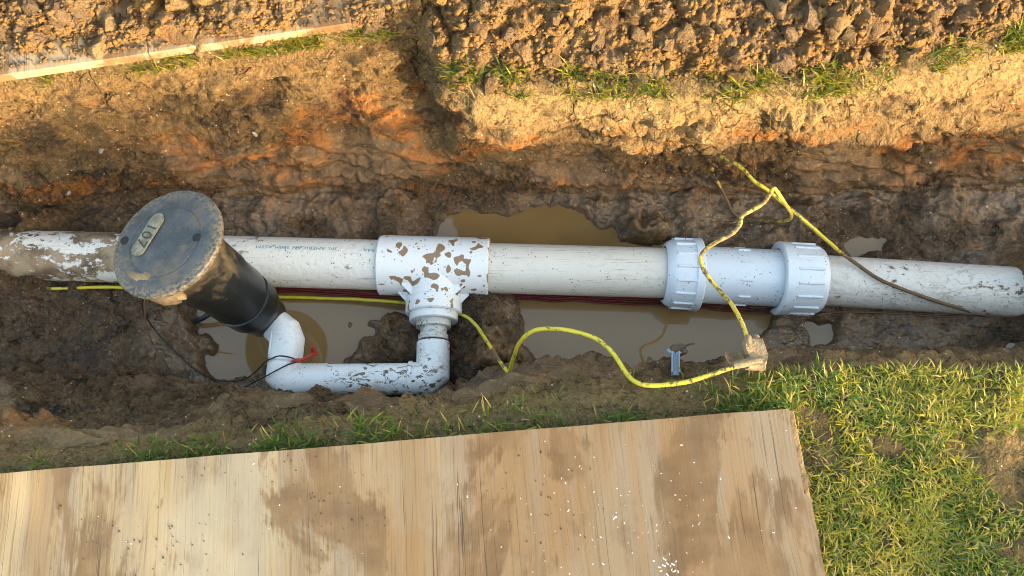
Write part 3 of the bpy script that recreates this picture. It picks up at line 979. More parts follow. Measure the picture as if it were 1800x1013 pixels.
for i in range(170):
    r = 0.0055 + 0.016 * rng.random() ** 3.2
    p = heap_point(heap1)
    put_clod(p + [0, -0.05 * r, r * 0.02], r, 'rough dry clod lying on the crumbly heap right of the trench corner', 'clods on the right soil heap')
for i in range(75):
    r = 0.0055 + 0.014 * rng.random() ** 3.0
    p = heap_point(heap2)
    put_clod(p + [0, -0.05 * r, r * 0.02], r, 'rough yellowish clod lying on the far left soil heap', 'clods on the left soil heap')
for i in range(22):
    p = heap_point(heap1 if i < 15 else heap2)
    r = 0.017 + 0.011 * rng.random()
    put_clod(p + [0, 0.3 * r, -0.35 * r], r, 'large half buried clay lump in the right soil heap' if i < 15 else 'large half buried clay lump in the far left soil heap', 'large lumps in the right heap' if i < 15 else 'large lumps in the left heap')
# crumbs too small to pick apart
def crumbs(name, pts, rad, label, mat):
    V = []; F = []
    base = []
    for k in range(6):
        v = IV1 * (1 + 0.30 * rng.normal(size=(len(IV1), 1))) * rng.uniform(.7, 1.3, 3)
        base.append(v)
    for k, (p, r) in enumerate(zip(pts, rad)):
        V.append(base[k % 6][:, [k % 3, (k + 1) % 3, (k + 2) % 3]] * r * [1, 1, 0.8] + p)
        F.append(IF1 + k * len(IV1))
    o = obj(name, np.vstack(V), np.vstack(F), mat, smooth=False, sharp=None, center=False)
    return tag(o, label, kind='stuff')
cp = [heap_point(heap1) for i in range(3200)] + [heap_point(heap2) for i in range(1700)]
cr_ = 0.0013 + 0.0042 * rng.random(len(cp)) ** 2.4
crumbs('soil_crumbs', np.array(cp) + [0, -0.001, 0.001], cr_, 'small crumbs of dry soil scattered over the heaps', M_CLOD)
# crumbs that rolled on the dusty board and the turf edge
cp2 = []
for i in range(420):
    u = rng.uniform(-20, 640); v = np.interp(u, [0, 640], [128, 34]) - 4 - 45 * rng.random() ** 1.5
    cp2.append(U(u, v, 0.021))
for i in range(260):
    u = rng.uniform(790, 1560); v = np.interp(u, [790, 840, 1400, 1560], [140, 150, 150, 118]) - 24 * rng.random()
    cp2.append(U(u, v, 0.003))
crumbs('soil_crumbs', np.array(cp2), 0.0011 + 0.0034 * rng.random(len(cp2)) ** 2.5, 'fine crumbs of soil rolled down onto board and turf', M_CLOD)

# ================================================================== THE WATER MAIN
PZ = -0.298
PR = 0.0447                                    # pipe radius
pa, pb = U(-260, 440, PZ), U(1200, 481, PZ)
pd = (pb - pa) / np.linalg.norm(pb - pa)
def on_pipe(u):                                # point of the left and middle run under photo column u
    lo, hi = 0.0, 3.0
    for _ in range(40):
        m = (lo + hi) / 2
        if px(pa + pd * m)[0] < u: lo = m
        else: hi = m
    return pa + pd * lo
qa, qb = U(1300, 484, PZ), U(2060, 531, PZ)
qd = (qb - qa) / np.linalg.norm(qb - qa)
def on_pipe_r(u):
    lo, hi = -0.5, 2.0
    for _ in range(40):
        m = (lo + hi) / 2
        if px(qa + qd * m)[0] < u: lo = m
        else: hi = m
    return qa + qd * lo
main = thing('water_main', tuple(on_pipe(764) - [0, 0, PR]), 'long grey white plastic water main lying along the trench floor', 'pipe')
def run(a, b, mat, name='pipe', r=PR):
    L = np.linalg.norm(b - a)
    n = 40
    prof = [(L * k / n, r) for k in range(n + 1)]
    V, F = lathe(prof, a, b - a, 72)
    return obj(name, V, F, mat, main)
p1 = run(on_pipe(-240), on_pipe(680), M_PIPE_L)
p2 = run(on_pipe(845), on_pipe(1185), M_PIPE)
p3 = run(on_pipe_r(1415), on_pipe_r(2060), M_PIPE_R)
p1['label'] = 'left pipe length caked with mud'
p3['label'] = 'right pipe length with mud at its end'

# ---- printing on the pipe, upside down as seen here
def text_mesh(s, size):
    cu = bpy.data.curves.new('lettering', 'FONT')
    cu.body = s; cu.size = size; cu.resolution_u = 2
    ob = bpy.data.objects.new('lettering', cu)
    COL.objects.link(ob)
    bpy.context.view_layer.update()
    dg = bpy.context.evaluated_depsgraph_get()
    me = bpy.data.meshes.new_from_object(ob.evaluated_get(dg))
    V = np.array([v.co[:] for v in me.vertices]); F = [tuple(p.vertices) for p in me.polygons]
    bpy.data.objects.remove(ob); bpy.data.curves.remove(cu); bpy.data.meshes.remove(me)
    return V, F
def pipe_text(s, u_start, v_mid, size, parent):
    """reads towards -X, letters upside down; wrapped on the pipe's top"""
    V, F = text_mesh(s, size)
    a = on_pipe(u_start)
    # angle around the pipe for photo row v_mid
    best = min(np.linspace(-1.2, 1.2, 97), key=lambda t: abs(px(a + np.array([0, math.sin(t), math.cos(t)]) * PR)[1] - v_mid))
    out = []
    for x, y, z in V:
        t = best - (y - size * 0.35) / PR
        c = a - pd * (x * 1.28)
        side = np.array([-pd[1], pd[0], 0])
        out.append(c + (side * math.sin(t) + np.array([0, 0, 1]) * math.cos(t)) * (PR + 0.0004))
    return obj('lettering', np.array(out), F, M_TEAL, parent, smooth=False, sharp=None)
pipe_text('3N. AMERICAN 388M ASTM', 601, 438, 0.0092, p1)
pipe_text('B4A', 665, 441, 0.0092, p1)

# ---- tee
tc = on_pipe(764)
t0, t1 = on_pipe(668), on_pipe(860)
L = np.linalg.norm(t1 - t0)
TR = 0.0535
V, F = lathe([(0.004, PR + 0.0006), (0, PR + 0.002), (0, TR - 0.0025), (0.0022, TR), (L - 0.0022, TR), (L, TR - 0.0025), (L, PR + 0.002), (L - 0.004, PR + 0.0006)], t0, t1 - t0, 72, False, False)
tee = obj('tee', V, F, M_TEE, main)
tee['label'] = 'bright white tee fitting splashed with brown mud'
bdir = U(762, 640, PZ) - U(765, 465, PZ); bdir[2] = 0.0; bdir /= np.linalg.norm(bdir)
def along(v):                                  # distance along the branch for photo row v on its axis
    return np.linalg.norm(U(763, v, PZ)[:2] - tc[:2])
bl = along(553)
V, F = lathe([(0.02, 0.0475), (bl - 0.028, 0.0475), (bl - 0.026, 0.0492), (bl - 0.002, 0.0492), (bl, 0.047), (bl, 0.04)], tc, bdir, 64, False, True)
obj('branch_socket', V, F, M_TEE, tee)
# gusset fins between barrel and branch
for sx in (-1, 1):
    for k, (zz, hh) in enumerate([(0.030, 0.030), (0.008, 0.026)]):
        ax = pd * sx
        o_ = tc + np.array([0, 0, zz])
        rb = math.sqrt(max(TR ** 2 - zz ** 2, 1e-6)); rbr = math.sqrt(max(0.0475 ** 2 - zz ** 2, 1e-6))
        A = o_ + bdir * (rb - 0.004) + ax * (rbr - 0.004)
        Bp = o_ + bdir * (rb - 0.004) + ax * (rbr + 0.022 - k * 0.002)
        C = o_ + bdir * (rb + 0.020) + ax * (rbr - 0.002)
        t = np.array([0, 0, 0.0016])
        V = np.array([A - t, Bp - t, C - t, A + t, Bp + t, C + t])
        obj('gusset', V, [(0, 2, 1), (3, 4, 5), (0, 1, 4, 3), (1, 2, 5, 4), (2, 0, 3, 5)], M_TEE, tee, smooth=False)
    # muddy water caught in the pocket behind the fin
    o_ = tc + np.array([0, 0, 0.026])
    A = o_ + bdir * 0.040 + pd * sx * 0.034; Bp = o_ + bdir * 0.036 + pd * sx * 0.056; C = o_ + bdir * 0.062 + pd * sx * 0.041
    V = np.array([A + [0, 0, .004], Bp, C, A - [0, 0, .004], Bp - [0, 0, .004], C - [0, 0, .004]])
    obj('mud', V, [(0, 1, 2), (5, 4, 3), (0, 3, 4, 1), (1, 4, 5, 2), (2, 5, 3, 0)], M_TAN, tee, smooth=False)

# ---- repair coupling
c0, c1 = on_pipe(1166), on_pipe_r(1440)
cd = c1 - c0; CL = np.linalg.norm(cd); cd = cd / CL
def cpos(u):
    lo, hi = -0.2, CL + 0.2
    for _ in range(40):
        m = (lo + hi) / 2
        if px(c0 + cd * m)[0] < u: lo = m
        else: hi = m
    return lo
s0, s1 = cpos(1212), cpos(1372)
V, F = lathe([(s0, 0.0505), (s1, 0.0505)], c0, cd, 72, True, True)
sleeve = obj('coupling_sleeve', V, F, M_COUP, main)
sleeve['label'] = 'pale blue plastic coupling sleeve'
X_, Y_, A_ = frame(cd)
def ribs(parent, ta, tb, r, n, h, w, ph=0.0):
    for k in range(n):
        a = 2 * math.pi * (k + ph) / n
        rad = X_ * math.cos(a) + Y_ * math.sin(a); tan = -X_ * math.sin(a) + Y_ * math.cos(a)
        V, F = box(c0 + cd * (ta + tb) / 2 + rad * (r + h * 0.2), cd * (tb - ta) / 2, tan * w, rad * h, min(h, w) * 0.55)
        obj('grip_rib', V, F, M_COUP, parent, smooth=False)
ribs(sleeve, cpos(1290), cpos(1311), 0.0505, 10, 0.002, 0.0018, 0.22)
# left nut: round shoulder left, flange right
n0, n1 = cpos(1166), cpos(1228)
W = n1 - n0
V, F = lathe([(n0 + 0.004, PR + 0.003), (n0, PR + 0.0035), (n0 - 0.001, PR + 0.006), (n0 + 0.003, 0.0555), (n0 + 0.010, 0.0595), (n0 + 0.016, 0.0610),
              (n0 + W * 0.76, 0.0618), (n0 + W * 0.78, 0.0645), (n1 - 0.002, 0.0650), (n1, 0.0635), (n1, 0.0530), (n1 - 0.006, 0.0508)], c0, cd, 80, False, False)
nutL = obj('coupling_nut', V, F, M_COUP, main)
nutL['label'] = 'left pale blue ribbed coupling nut'
ribs(nutL, n0 + 0.014, n0 + W * 0.78, 0.0612, 16, 0.0024, 0.0022, 0.3)
m0, m1 = cpos(1364), cpos(1440)
W = m1 - m0
V, F = lathe([(m0 + 0.006, 0.0508), (m0, 0.0535), (m0, 0.0640), (m0 + 0.002, 0.0655), (m0 + W * 0.24, 0.0650), (m0 + W * 0.26, 0.0625), (m1 - 0.014, 0.0615), (m1 - 0.006, 0.0595), (m1 - 0.001, 0.0560),
              (m1, 0.0500), (m1 - 0.004, PR + 0.002)], c0, cd, 80, False, False)
nutR = obj('coupling_nut', V, F, M_COUP, main)
nutR['label'] = 'right pale blue ribbed coupling nut'
ribs(nutR, m0 + W * 0.26, m1 - 0.012, 0.0618, 16, 0.0024, 0.0022, 0.1)

# ================================================================== SWING JOINT
sw = thing('swing_joint', tuple(U(760, 600, PZ - 0.02)), 'white plastic swing joint of elbows and smeared pipe linking tee to sprinkler', 'pipe fitting')
def ring(profile, mat, name):
    V, F = lathe(profile, tc, bdir, 48)
    return obj(name, V, F, mat, sw)
a565, a575, a588, a600 = along(566), along(577), along(589), along(601)
V, F = lathe([(bl - 0.01, 0.0425), (a565 - 0.0015, 0.0425), (a565, 0.041)], tc, bdir, 6 * 8)
obj('bushing', V, F, M_SWING_C, sw)
ring([(a565 - 0.004, 0.0305), (a575 - 0.001, 0.0305), (a575, 0.029)], M_NECK, 'collar')
ring([(a575 - 0.004, 0.0232), (a600 + 0.006, 0.0232)], M_NECK, 'nipple')
ring([(a588, 0.0245), (a588 + 0.001, 0.0262), (a600 - 0.003, 0.0262), (a600 - 0.002, 0.0245)], M_NECK, 'union_ring')
ring([(a600 - 0.002, 0.0240), (a600 + 0.001, 0.0240)], M_HOLE, 'dark_gap')  # black ring put in as the shade of the open gap
# elbow by the tee: from the nipple, mitred, towards the left
SZ = PZ + 0.0
e_in = tc + bdir * (a600 + 0.001)
cor = U(758, 666, SZ)
cor = tc + bdir * ((cor - tc) @ bdir)
pz_l = U(497, 669, SZ + 0.002)
hd = (pz_l - cor) / np.linalg.norm(pz_l - cor)
ER = 0.0285
k1 = 0.010
V, F = mitre([e_in, e_in + bdir * 0.001, cor - bdir * k1, cor + hd * k1, cor + hd * 0.034], [ER - 0.001, ER, ER, ER, ER], 48)
el1 = obj('elbow', V, F, M_SWING, sw, sharp=30)
el1['label'] = 'smeared elbow next to the tee'
V, F = lathe([(0.0335, ER + 0.0002), (0.034, ER + 0.0022), (0.040, ER + 0.0022), (0.041, ER + 0.0005), (0.041, 0.02)], cor, hd, 48, False, True)
obj('elbow_rim', V, F, M_SWING, el1)
# long pipe
HL = np.linalg.norm(pz_l - cor)
V, F = lathe([(0.03 + (HL - 0.06) * k / 12, 0.0272) for k in range(13)], cor, hd, 48)
obj('pipe', V, F, M_SWING, sw)
# far left elbow turning away and up
up_end = U(506, 590, SZ + 0.022)
ud = (up_end - pz_l) / np.linalg.norm(up_end - pz_l)
V, F = mitre([pz_l - hd * 0.075, pz_l - hd * k1, pz_l + ud * k1, pz_l + ud * 0.030], [ER] * 4, 48)
el2 = obj('elbow', V, F, M_SWING_C, sw, sharp=30)
el2['label'] = 'clean elbow at the left end of the joint'
V, F = lathe([(0.025, 0.0268), (0.045, 0.0268)], pz_l, ud, 40)
obj('nipple', V, F, M_SWING_C, sw)
# upper street elbow into the sprinkler
Lc = UD(290.1, 424.4, 1.1455)
sax = np.array([0.2494, -0.1274, -0.9600]); sax /= np.linalg.norm(sax)
Bc = Lc + sax * 0.284
UL = np.linalg.norm(up_end - pz_l)
top_cor = pz_l + ud * (UL)
back = Bc - sax * 0.0
k2 = 0.010
V, F = mitre([pz_l + ud * 0.036, pz_l + ud * 0.038, top_cor - ud * k2, top_cor + (back - top_cor) / np.linalg.norm(back - top_cor) * k2, back], [0.0278, 0.029, 0.029, 0.0285, 0.0265], 48)
el3 = obj('elbow', V, F, M_SWING_C, sw, sharp=30)
el3['label'] = 'upper elbow plugged into the black sprinkler base'
for sgn in (-1,):
    xx, yy, aa = frame(ud)
    lft = np.array([-1.0, 0, 0]); lft -= ud * (lft @ ud); lft /= np.linalg.norm(lft)
    tw = np.cross(ud, lft)
    dirn = lft * 0.75 + np.array([0, 0, 1.0]) * 0.66; dirn -= ud * (dirn @ ud); dirn /= np.linalg.norm(dirn)
    tn = np.cross(ud, dirn)
    V, F = box(pz_l + ud * 0.062 + dirn * 0.0285, ud * 0.020, tn * 0.0022, dirn * 0.0024, 0.0008)
    obj('elbow_rib', V, F, M_SWING_C, el3, smooth=False)

# ================================================================== SPRINKLER
spr = thing('sprinkler_head', tuple(Bc), 'black sprinkler head tipped over with a dusty round lid marked 107', 'sprinkler')
SL = np.linalg.norm(Bc - Lc)
def mudlathe(profile, segs, name, mat, mudf, parent=None, amp=0.0):
    V, F = lathe(profile, Lc, sax, segs)
    t = (V - Lc) @ sax
    rr = np.linalg.norm((V - Lc) - np.outer(t, sax), axis=1)
    m = mudf(t, rr)
    if amp:
        V = V + ((V - Lc) - np.outer(t, sax)) / np.maximum(rr, 1e-6)[:, None] * (amp * fbm(V, 40, 3, 3) * m)[:, None]
    return obj(name, V, F, mat, parent or spr, attrs=dict(mud=m))
def dense(profile, step=0.004):
    out = [profile[0]]
    for (a, r), (b, q) in zip(profile[:-1], profile[1:]):
        n = max(1, int(math.hypot(b - a, q - r) / step))
        for k in range(1, n + 1):
            out.append((a + (b - a) * k / n, r + (q - r) * k / n))
    return out
LR = 0.0873
mudlathe(dense([(-0.0005, 0.0), (-0.0005, 0.054), (0.0006, 0.0552), (0.0006, 0.0566), (-0.0003, 0.058), (0.001, LR - 0.010), (0.0016, LR - 0.006), (0.003, LR - 0.0015), (0.006, LR), (0.011, LR - 0.001), (0.012, LR - 0.004), (0.013, 0.058)], 0.005),
         96, 'lid', M_LID, lambda t, r: sstep(LR - 0.022, LR - 0.003, r), amp=0.0)
lid = spr.children[0]
mudlathe(dense([(0.010, 0.062), (0.030, 0.058), (0.050, 0.0555), (0.080, 0.0545), (SL * 0.46, 0.0535), (SL * 0.465, 0.0515), (SL * 0.66, 0.0510), (SL * 0.665, 0.0480), (SL * 0.70, 0.0475), (SL * 0.705, 0.0500), (SL - 0.052, 0.0485), (SL - 0.040, 0.0450), (SL - 0.0385, 0.0385)]),
         72, 'body', M_BLACK, lambda t, r: 0.70 * sstep(SL * 0.70, SL * 0.10, t))
mudlathe([(SL - 0.042, 0.0385), (SL - 0.003, 0.0365), (SL, 0.0345), (SL, 0.020)], 56, 'base_collar', M_BLACK, lambda t, r: t * 0)
# dirt packed under the lid on the lower side
dn = np.array([0, 0, -1.0]) + np.array([0, -0.7, 0]); dn -= sax * (dn @ sax); dn /= np.linalg.norm(dn)
sd_ = np.cross(sax, dn)
V = IV.copy()
V = V * (1 + 0.30 * fbm(V, 1.3, 4, 8)[:, None])
V = Lc + np.outer(V[:, 0] * 0.034 + 0.030, sax) + np.outer(V[:, 1] * 0.050, sd_) + np.outer(V[:, 2] * 0.020 + 0.060, dn)
obj('packed_mud', V, IF, M_TAN, spr, sharp=None)
# lid details: points on the lid plane
def lidpt(u, v, lift=0.0):
    d = ray(u, v)
    t = ((Lc - sax * lift - CAM) @ sax) / (d @ sax)
    return CAM + d * t
for (u, v) in [(219, 423), (346, 418)]:
    c = lidpt(u, v)
    V, F = lathe([(-0.0012, 0.0056), (-0.0010, 0.0064), (0.004, 0.0064)], c, sax, 20)
    obj('lift_hole', V, F, M_HOLE, lid)  # solid black plug, painted shade in place of an open hole
# number tag
ta, tb = lidpt(237, 450, 0.001), lidpt(284, 376, 0.001)
td = (ta - tb) / np.linalg.norm(ta - tb)
tn = -sax
tu = np.cross(tn, td)
TL = np.linalg.norm(ta - tb)
hw = 0.0115
outl = []
for k in range(13):
    a = math.pi * (k / 12) - math.pi / 2
    outl.append(ta - td * hw + td * math.cos(a) * hw + tu * math.sin(a) * hw)
for k in range(13):
    a = math.pi * (k / 12) + math.pi / 2
    outl.append(tb + td * hw + td * math.cos(a) * hw + tu * math.sin(a) * hw)
n = len(outl)
V = np.array([p + tn * 0.0 for p in outl] + [p + tn * 0.0016 for p in outl])
F = [tuple(range(n, 2 * n))] + [(k, (k + 1) % n, n + (k + 1) % n, n + k) for k in range(n)]
plate = obj('number_plate', V, F, M_TAG, lid, smooth=False)
TV, TF = text_mesh('107', 0.0265)
w_ = TV[:, 0].max() - TV[:, 0].min()
org_t = (ta + tb) / 2 - td * (w_ * 0.5 + 0.001) - tu * 0.0092 + tn * 0.0020
V = np.array([org_t + td * x + tu * y for x, y, z in TV])
obj('lettering', V, TF, M_INK, plate, smooth=False, sharp=None)
V, F = lathe([(-0.0006, 0.0), (-0.0006, 0.0016), (0.002, 0.0022)], ta - td * 0.008 + tn * 0.002, sax, 14)
obj('rivet', V, F, M_TAG, plate)

# ================================================================== WIRES
def wire(name, pts, r, mat, label, cat='wire', mud=None, group=None, segs=8, n=8, kink=0.0, end_taper=False):
    W = np.array([U(*p) for p in pts])
    C = catmull(W, n)
    if kink:
        C = C + kink * np.stack([fbm(C, 14, 2, 1), fbm(C, 14, 2, 2), fbm(C, 14, 2, 3)], -1)
    V, F = tube(C, r, segs)
    m = np.zeros(len(C)) if mud is None else np.interp(np.linspace(0, 1, len(C)), [a for a, b in mud], [b for a, b in mud])
    V = V + 0.0003 * fbm(V, 120, 2, 4)[:, None]
    o = obj(name, V, F, mat, sharp=None, attrs=dict(mud=np.repeat(m, segs)))
    return tag(o, label, cat, group)
YR = 0.0031
wire('yellow_wire', [(60, 508, -.318), (95, 508, -.308), (200, 505, -.308), (330, 514, -.32), (490, 522, -.335), (560, 524, -.335), (640, 527, -.33), (710, 533, -.325), (765, 541, -.345), (812, 553, -.295), (835, 570, -.262),
                     (850, 592, -.232), (866, 615, -.212), (880, 637, -.195), (892, 656, -.180), (896, 666, -.20)], YR, M_YEL,
     'yellow wire beside the main, passing under the tee to the mud mound', mud=[(0, .45), (.1, 0), (.55, 0), (.78, .1), (.83, .5), (.87, .1), (1, 0)], kink=.001)
wire('yellow_wire', [(894, 664, -.19), (896, 652, -.172), (903, 628, -.14), (915, 600, -.10), (938, 582, -.075), (970, 578, -.06), (1010, 583, -.05), (1050, 597, -.04), (1078, 622, -.03), (1100, 655, -.012), (1118, 672, .002), (1145, 678, .008),
                     (1200, 673, .010), (1240, 662, .012), (1275, 650, .014), (1305, 641, .018), (1318, 637, .020)], 0.0032, M_YEL,
     'bright yellow wire arching over the right puddle onto the near turf', mud=[(0, 0), (.3, .08), (.7, .04), (.8, .16), (.88, .24), (1, .14)])
wire('yellow_wire', [(1316, 606, .02), (1311, 585, .012), (1301, 562, .0), (1285, 535, -.02), (1262, 508, -.05), (1240, 480, -.055), (1231, 458, -.055), (1236, 443, -.05), (1258, 427, -.04), (1285, 412, -.035), (1300, 396, -.035), (1305, 379, -.04),
                     (1325, 368, -.05), (1343, 356, -.06), (1353, 342, -.07), (1360, 331, -.075), (1368, 340, -.095), (1380, 358, -.12), (1390, 375, -.16), (1388, 386, -.20), (1370, 389, -.24), (1340, 388, -.27), (1310, 385, -.29)], 0.0031, M_YEL_D,
     'muddy kinked yellow wire rising from the splice over the coupling', mud=[(0, 0), (.2, .06), (.4, .2), (.55, .05), (.65, .15), (.72, -.2), (.85, -.1), (1, .4)], kink=.0006)
wire('yellow_wire', [(1236, 262, -.19), (1248, 268, -.17), (1280, 281, -.15), (1305, 297, -.14), (1325, 318, -.14), (1350, 335, -.145), (1375, 356, -.155), (1405, 381, -.17), (1440, 411, -.20), (1478, 444, -.238), (1500, 460, -.2465), (1540, 488, -.2468), (1580, 506, -.249), (1620, 521, -.256),
                     (1660, 534, -.268), (1700, 546, -.29), (1730, 556, -.32)], 0.0031, M_YEL,
     'yellow wire from the far wall crossing the right pipe, its end brown with mud', mud=[(0, .25), (.1, .18), (.2, .16), (.28, .08), (.5, .03), (.56, .1), (.60, .7), (1, .8)], kink=.0006)
wire('yellow_wire', [(1238, 266, -.19), (1246, 285, -.215), (1256, 306, -.245), (1263, 324, -.27), (1274, 345, -.30), (1288, 372, -.32), (1302, 386, -.33)], 0.0030, M_YEL_D,
     'short muddy yellow wire hanging down the far wall', mud=[(0, .1), (.5, .1), (.65, .6), (.8, .1), (1, .5)])
RR = 0.0019
for k, (dv, zz, lb) in enumerate([(0, -.322, 'uppermost of the red wires running under the main'), (4, -.331, 'middle red wire running under the main'), (9, -.338, 'lowest of the red wires running under the main')]):
    wire('red_wire', [(20, 494 + dv, zz), (120, 496 + dv, zz), (240, 498 + dv, zz), (400, 502 + dv * .9, zz), (560, 509 + dv * .8, zz), (700, 517 + dv * .5, zz), (800, 516 + dv * .6, zz), (880, 515 + dv, zz), (1000, 519 + dv, zz), (1150, 527 + dv, zz), (1300, 537 + dv, zz),
                      (1450, 546 + dv, zz), (1600, 553 + dv * .8, zz), (1720, 557 + dv * .8, zz), (1830, 562 + dv, zz)], RR, M_RED, lb, mud=[(0, .5), (.1, .2), (.3, 0), (.65, .05), (.8, .35), (1, .7)], kink=.004)
wire('red_wire', [(868, 514, -.315), (845, 521, -.30), (826, 534, -.30), (808, 550, -.31), (800, 565, -.32), (792, 580, -.325), (790, 597, -.32), (794, 614, -.315), (802, 628, -.32)], RR, M_RED, 'red wire dropping behind the tee branch beside the nipple')
wire('red_wire', [(855, 514, -.32), (872, 524, -.315), (890, 534, -.31), (903, 541, -.33)], 0.0022, M_RED, 'short dull red wire end poking at the mud mound', mud=[(0, .1), (1, .35)])
BR = 0.0012
wire('black_wire', [(521, 633, -.262), (508, 628, -.2575), (490, 626, -.2575), (474, 632, -.262), (462, 640, -.28), (450, 653, -.31), (430, 666, -.325), (400, 671, -.325), (370, 664, -.325), (340, 648, -.315), (312, 622, -.31), (285, 595, -.30), (262, 566, -.27), (250, 540, -.20), (255, 515, -.14)], BR, M_BLKW,
     'thin black wire looped round the left elbow, the upper of the pair')
wire('black_wire', [(521, 637, -.258), (505, 642, -.258), (485, 652, -.259), (468, 661, -.268), (450, 670, -.30), (425, 682, -.318), (390, 686, -.315), (350, 685, -.31), (322, 677, -.30), (302, 655, -.295), (285, 630, -.295), (268, 604, -.29), (258, 575, -.25), (254, 540, -.19), (256, 515, -.14)], BR, M_BLKW,
     'thin black wire looped round the left elbow, the lower of the pair', mud=[(0, 0), (.6, .1), (1, .4)])
wire('black_cable', [(380, 545, -.30), (366, 554, -.315), (352, 562, -.325), (338, 567, -.338), (330, 560, -.345), (322, 545, -.345), (316, 532, -.345)], 0.0046, M_BLKW, 'short black cable curving into the water beneath the sprinkler', 'cable')
# red tape / wire nut by the left elbow
tt = thing('wire_splice', tuple(U(540, 630, -.27)), 'bright red taped splice with crumpled tip behind the left elbow', 'splice')
C = catmull(np.array([U(514, 636, -.263), U(524, 634, -.260), U(536, 631, -.258), U(546, 627, -.256), U(554, 621, -.252)]), 6)
V, F = tube(C, np.interp(np.linspace(0, 1, len(C)), [0, .2, .6, 1], [.0022, .0032, .0030, .0052]), 12)
V = V + 0.0016 * np.stack([fbm(V, 90, 3, 1), fbm(V, 90, 3, 2), fbm(V, 90, 3, 3)], -1)
obj('tape', V, F, M_REDP, tt, sharp=25)
C = catmull(np.array([U(552, 622, -.254), U(549, 614, -.245), U(552, 608, -.236)]), 5)
V, F = tube(C, np.interp(np.linspace(0, 1, len(C)), [0, .6, 1], [.0048, .0036, .001]), 10)
V = V + 0.0015 * np.stack([fbm(V, 90, 3, 4), fbm(V, 90, 3, 5), fbm(V, 90, 3, 6)], -1)
obj('tip', V, F, M_REDP, tt, sharp=25)

# ================================================================== SPLICE BOX, STAKE
sp = thing('splice_connector', tuple(U(1318, 640, .0)), 'mud coated tan wire connector joining the yellow wires at the turf edge', 'connector')
c = U(1326, 623, .010)
gxy = [(-.5, 1), (.55, .95), (1, -.15), (.55, -1.0), (-.75, -.95), (-.7, -.2), (-.95, .15), (-.9, .85)]
ringv = []
for zz_, sc_ in ((-.010, .9), (-.004, 1.0), (.008, 1.0), (.0125, .86)):
    for x_, y_ in gxy: ringv.append(c + np.array([x_ * .0165 * sc_, y_ * .0215 * sc_, zz_]))
nr = len(gxy)
F = [(k * nr + i, k * nr + (i + 1) % nr, (k + 1) * nr + (i + 1) % nr, (k + 1) * nr + i) for k in range(3) for i in range(nr)]
F = [tuple(reversed(f_)) for f_ in F] + [tuple(range(nr)), tuple(reversed(range(3 * nr, 4 * nr)))]
import bmesh
bm_ = bmesh.new()
vv_ = [bm_.verts.new(v_) for v_ in ringv]
for f_ in F: bm_.faces.new([vv_[i] for i in f_])
bmesh.ops.recalc_face_normals(bm_, faces=bm_.faces)
bmesh.ops.triangulate(bm_, faces=bm_.faces)
bmesh.ops.subdivide_edges(bm_, edges=bm_.edges, cuts=3, use_grid_fill=True)
V = np.array([v_.co[:] for v_ in bm_.verts]); bm_.verts.index_update(); F = [tuple(v_.index for v_ in f_.verts) for f_ in bm_.faces]; bm_.free()
V = V + 0.0022 * np.stack([fbm(V, 70, 3, 1), fbm(V, 70, 3, 2), fbm(V, 70, 3, 3)], -1)
obj('housing', V, F, M_TAN, sp, sharp=35)
for (u, v, z, r, l, dx, dy) in [(1328, 597, .014, .005, .007, .15, 1), (1315, 603, .018, .0055, .011, -.05, 1)]:
    V, F = lathe([(-l, r), (l * .6, r), (l * .85, r * .8), (l, r * .3)], U(u, v, z), np.array([dx, dy, .1]), 20)
    obj('cap', V, F, M_TAN, sp)
V, F = lathe([(-.02, .0058), (.012, .0055), (.018, .0045)], U(1312, 638, .019), np.array([-1, -.2, 0]), 20)
obj('wire_sleeve', V, F, M_TAN, sp)
# hinged flap: curled thin plate
A0 = [U(1310, 618, .004), U(1296, 620, -.004), U(1284, 622, -.004), U(1273, 616, .004)]
A1 = [U(1308, 640, .004), U(1297, 641, -.004), U(1286, 640, -.004), U(1280, 638, -.002)]
TV_ = []; ncol = 4
for a, b in zip(A0, A1):
    for s in (0, .5, 1): TV_.append(a * (1 - s) + b * s - [0, 0, .004 * (1 - (2 * s - 1) ** 2)])
TV_ = np.array(TV_); nb = len(TV_)
V = np.vstack([TV_, TV_ - [0, 0, .0018]])
F = []
for i in range(ncol - 1):
    for j in range(2):
        q = (i * 3 + j, (i + 1) * 3 + j, (i + 1) * 3 + j + 1, i * 3 + j + 1)
        F.append(q); F.append(tuple(reversed([k + nb for k in q])))
bd = [0, 1, 2, 5, 8, 11, 10, 9, 6, 3]
for k in range(len(bd)):
    a, b = bd[k], bd[(k + 1) % len(bd)]
    F.append((a, b, b + nb, a + nb))
obj('flap', V, F, M_TAN, sp, sharp=50)

st = thing('stake', tuple(U(1187, 655, -.14)), 'small blue grey plastic stake with a bent wire in the right puddle', 'stake')
sa, sb = U(1187, 660, -.075), U(1187, 622, -.10)
dv_ = (sb - sa); LL = np.linalg.norm(dv_); dv_ /= LL
xx = np.array([1.0, 0, 0]); zz = np.cross(xx, dv_)
V, F = join([box((sa + sb) / 2, dv_ * LL / 2, xx * .0055, zz * .0016, .0006),
             box((sa + sb) / 2 - xx * .005 + zz * .003, dv_ * LL / 2 * .98, xx * .0011, zz * .0036, .0004),
             box((sa + sb) / 2 + xx * .005 + zz * .003, dv_ * LL / 2 * .98, xx * .0011, zz * .0036, .0004)])
obj('shaft', V, F, M_STAKE, st, smooth=False)
h0 = sb
V, F = join([box(h0 + dv_ * .004 - xx * .007, (dv_ - xx) * .0045, (xx + dv_) * .0022, zz * .002, .0006),
             box(h0 + dv_ * .004 + xx * .007, (dv_ + xx) * .0045, (xx - dv_) * .0022, zz * .002, .0006)])
obj('fork', V, F, M_STAKE, st, smooth=False)
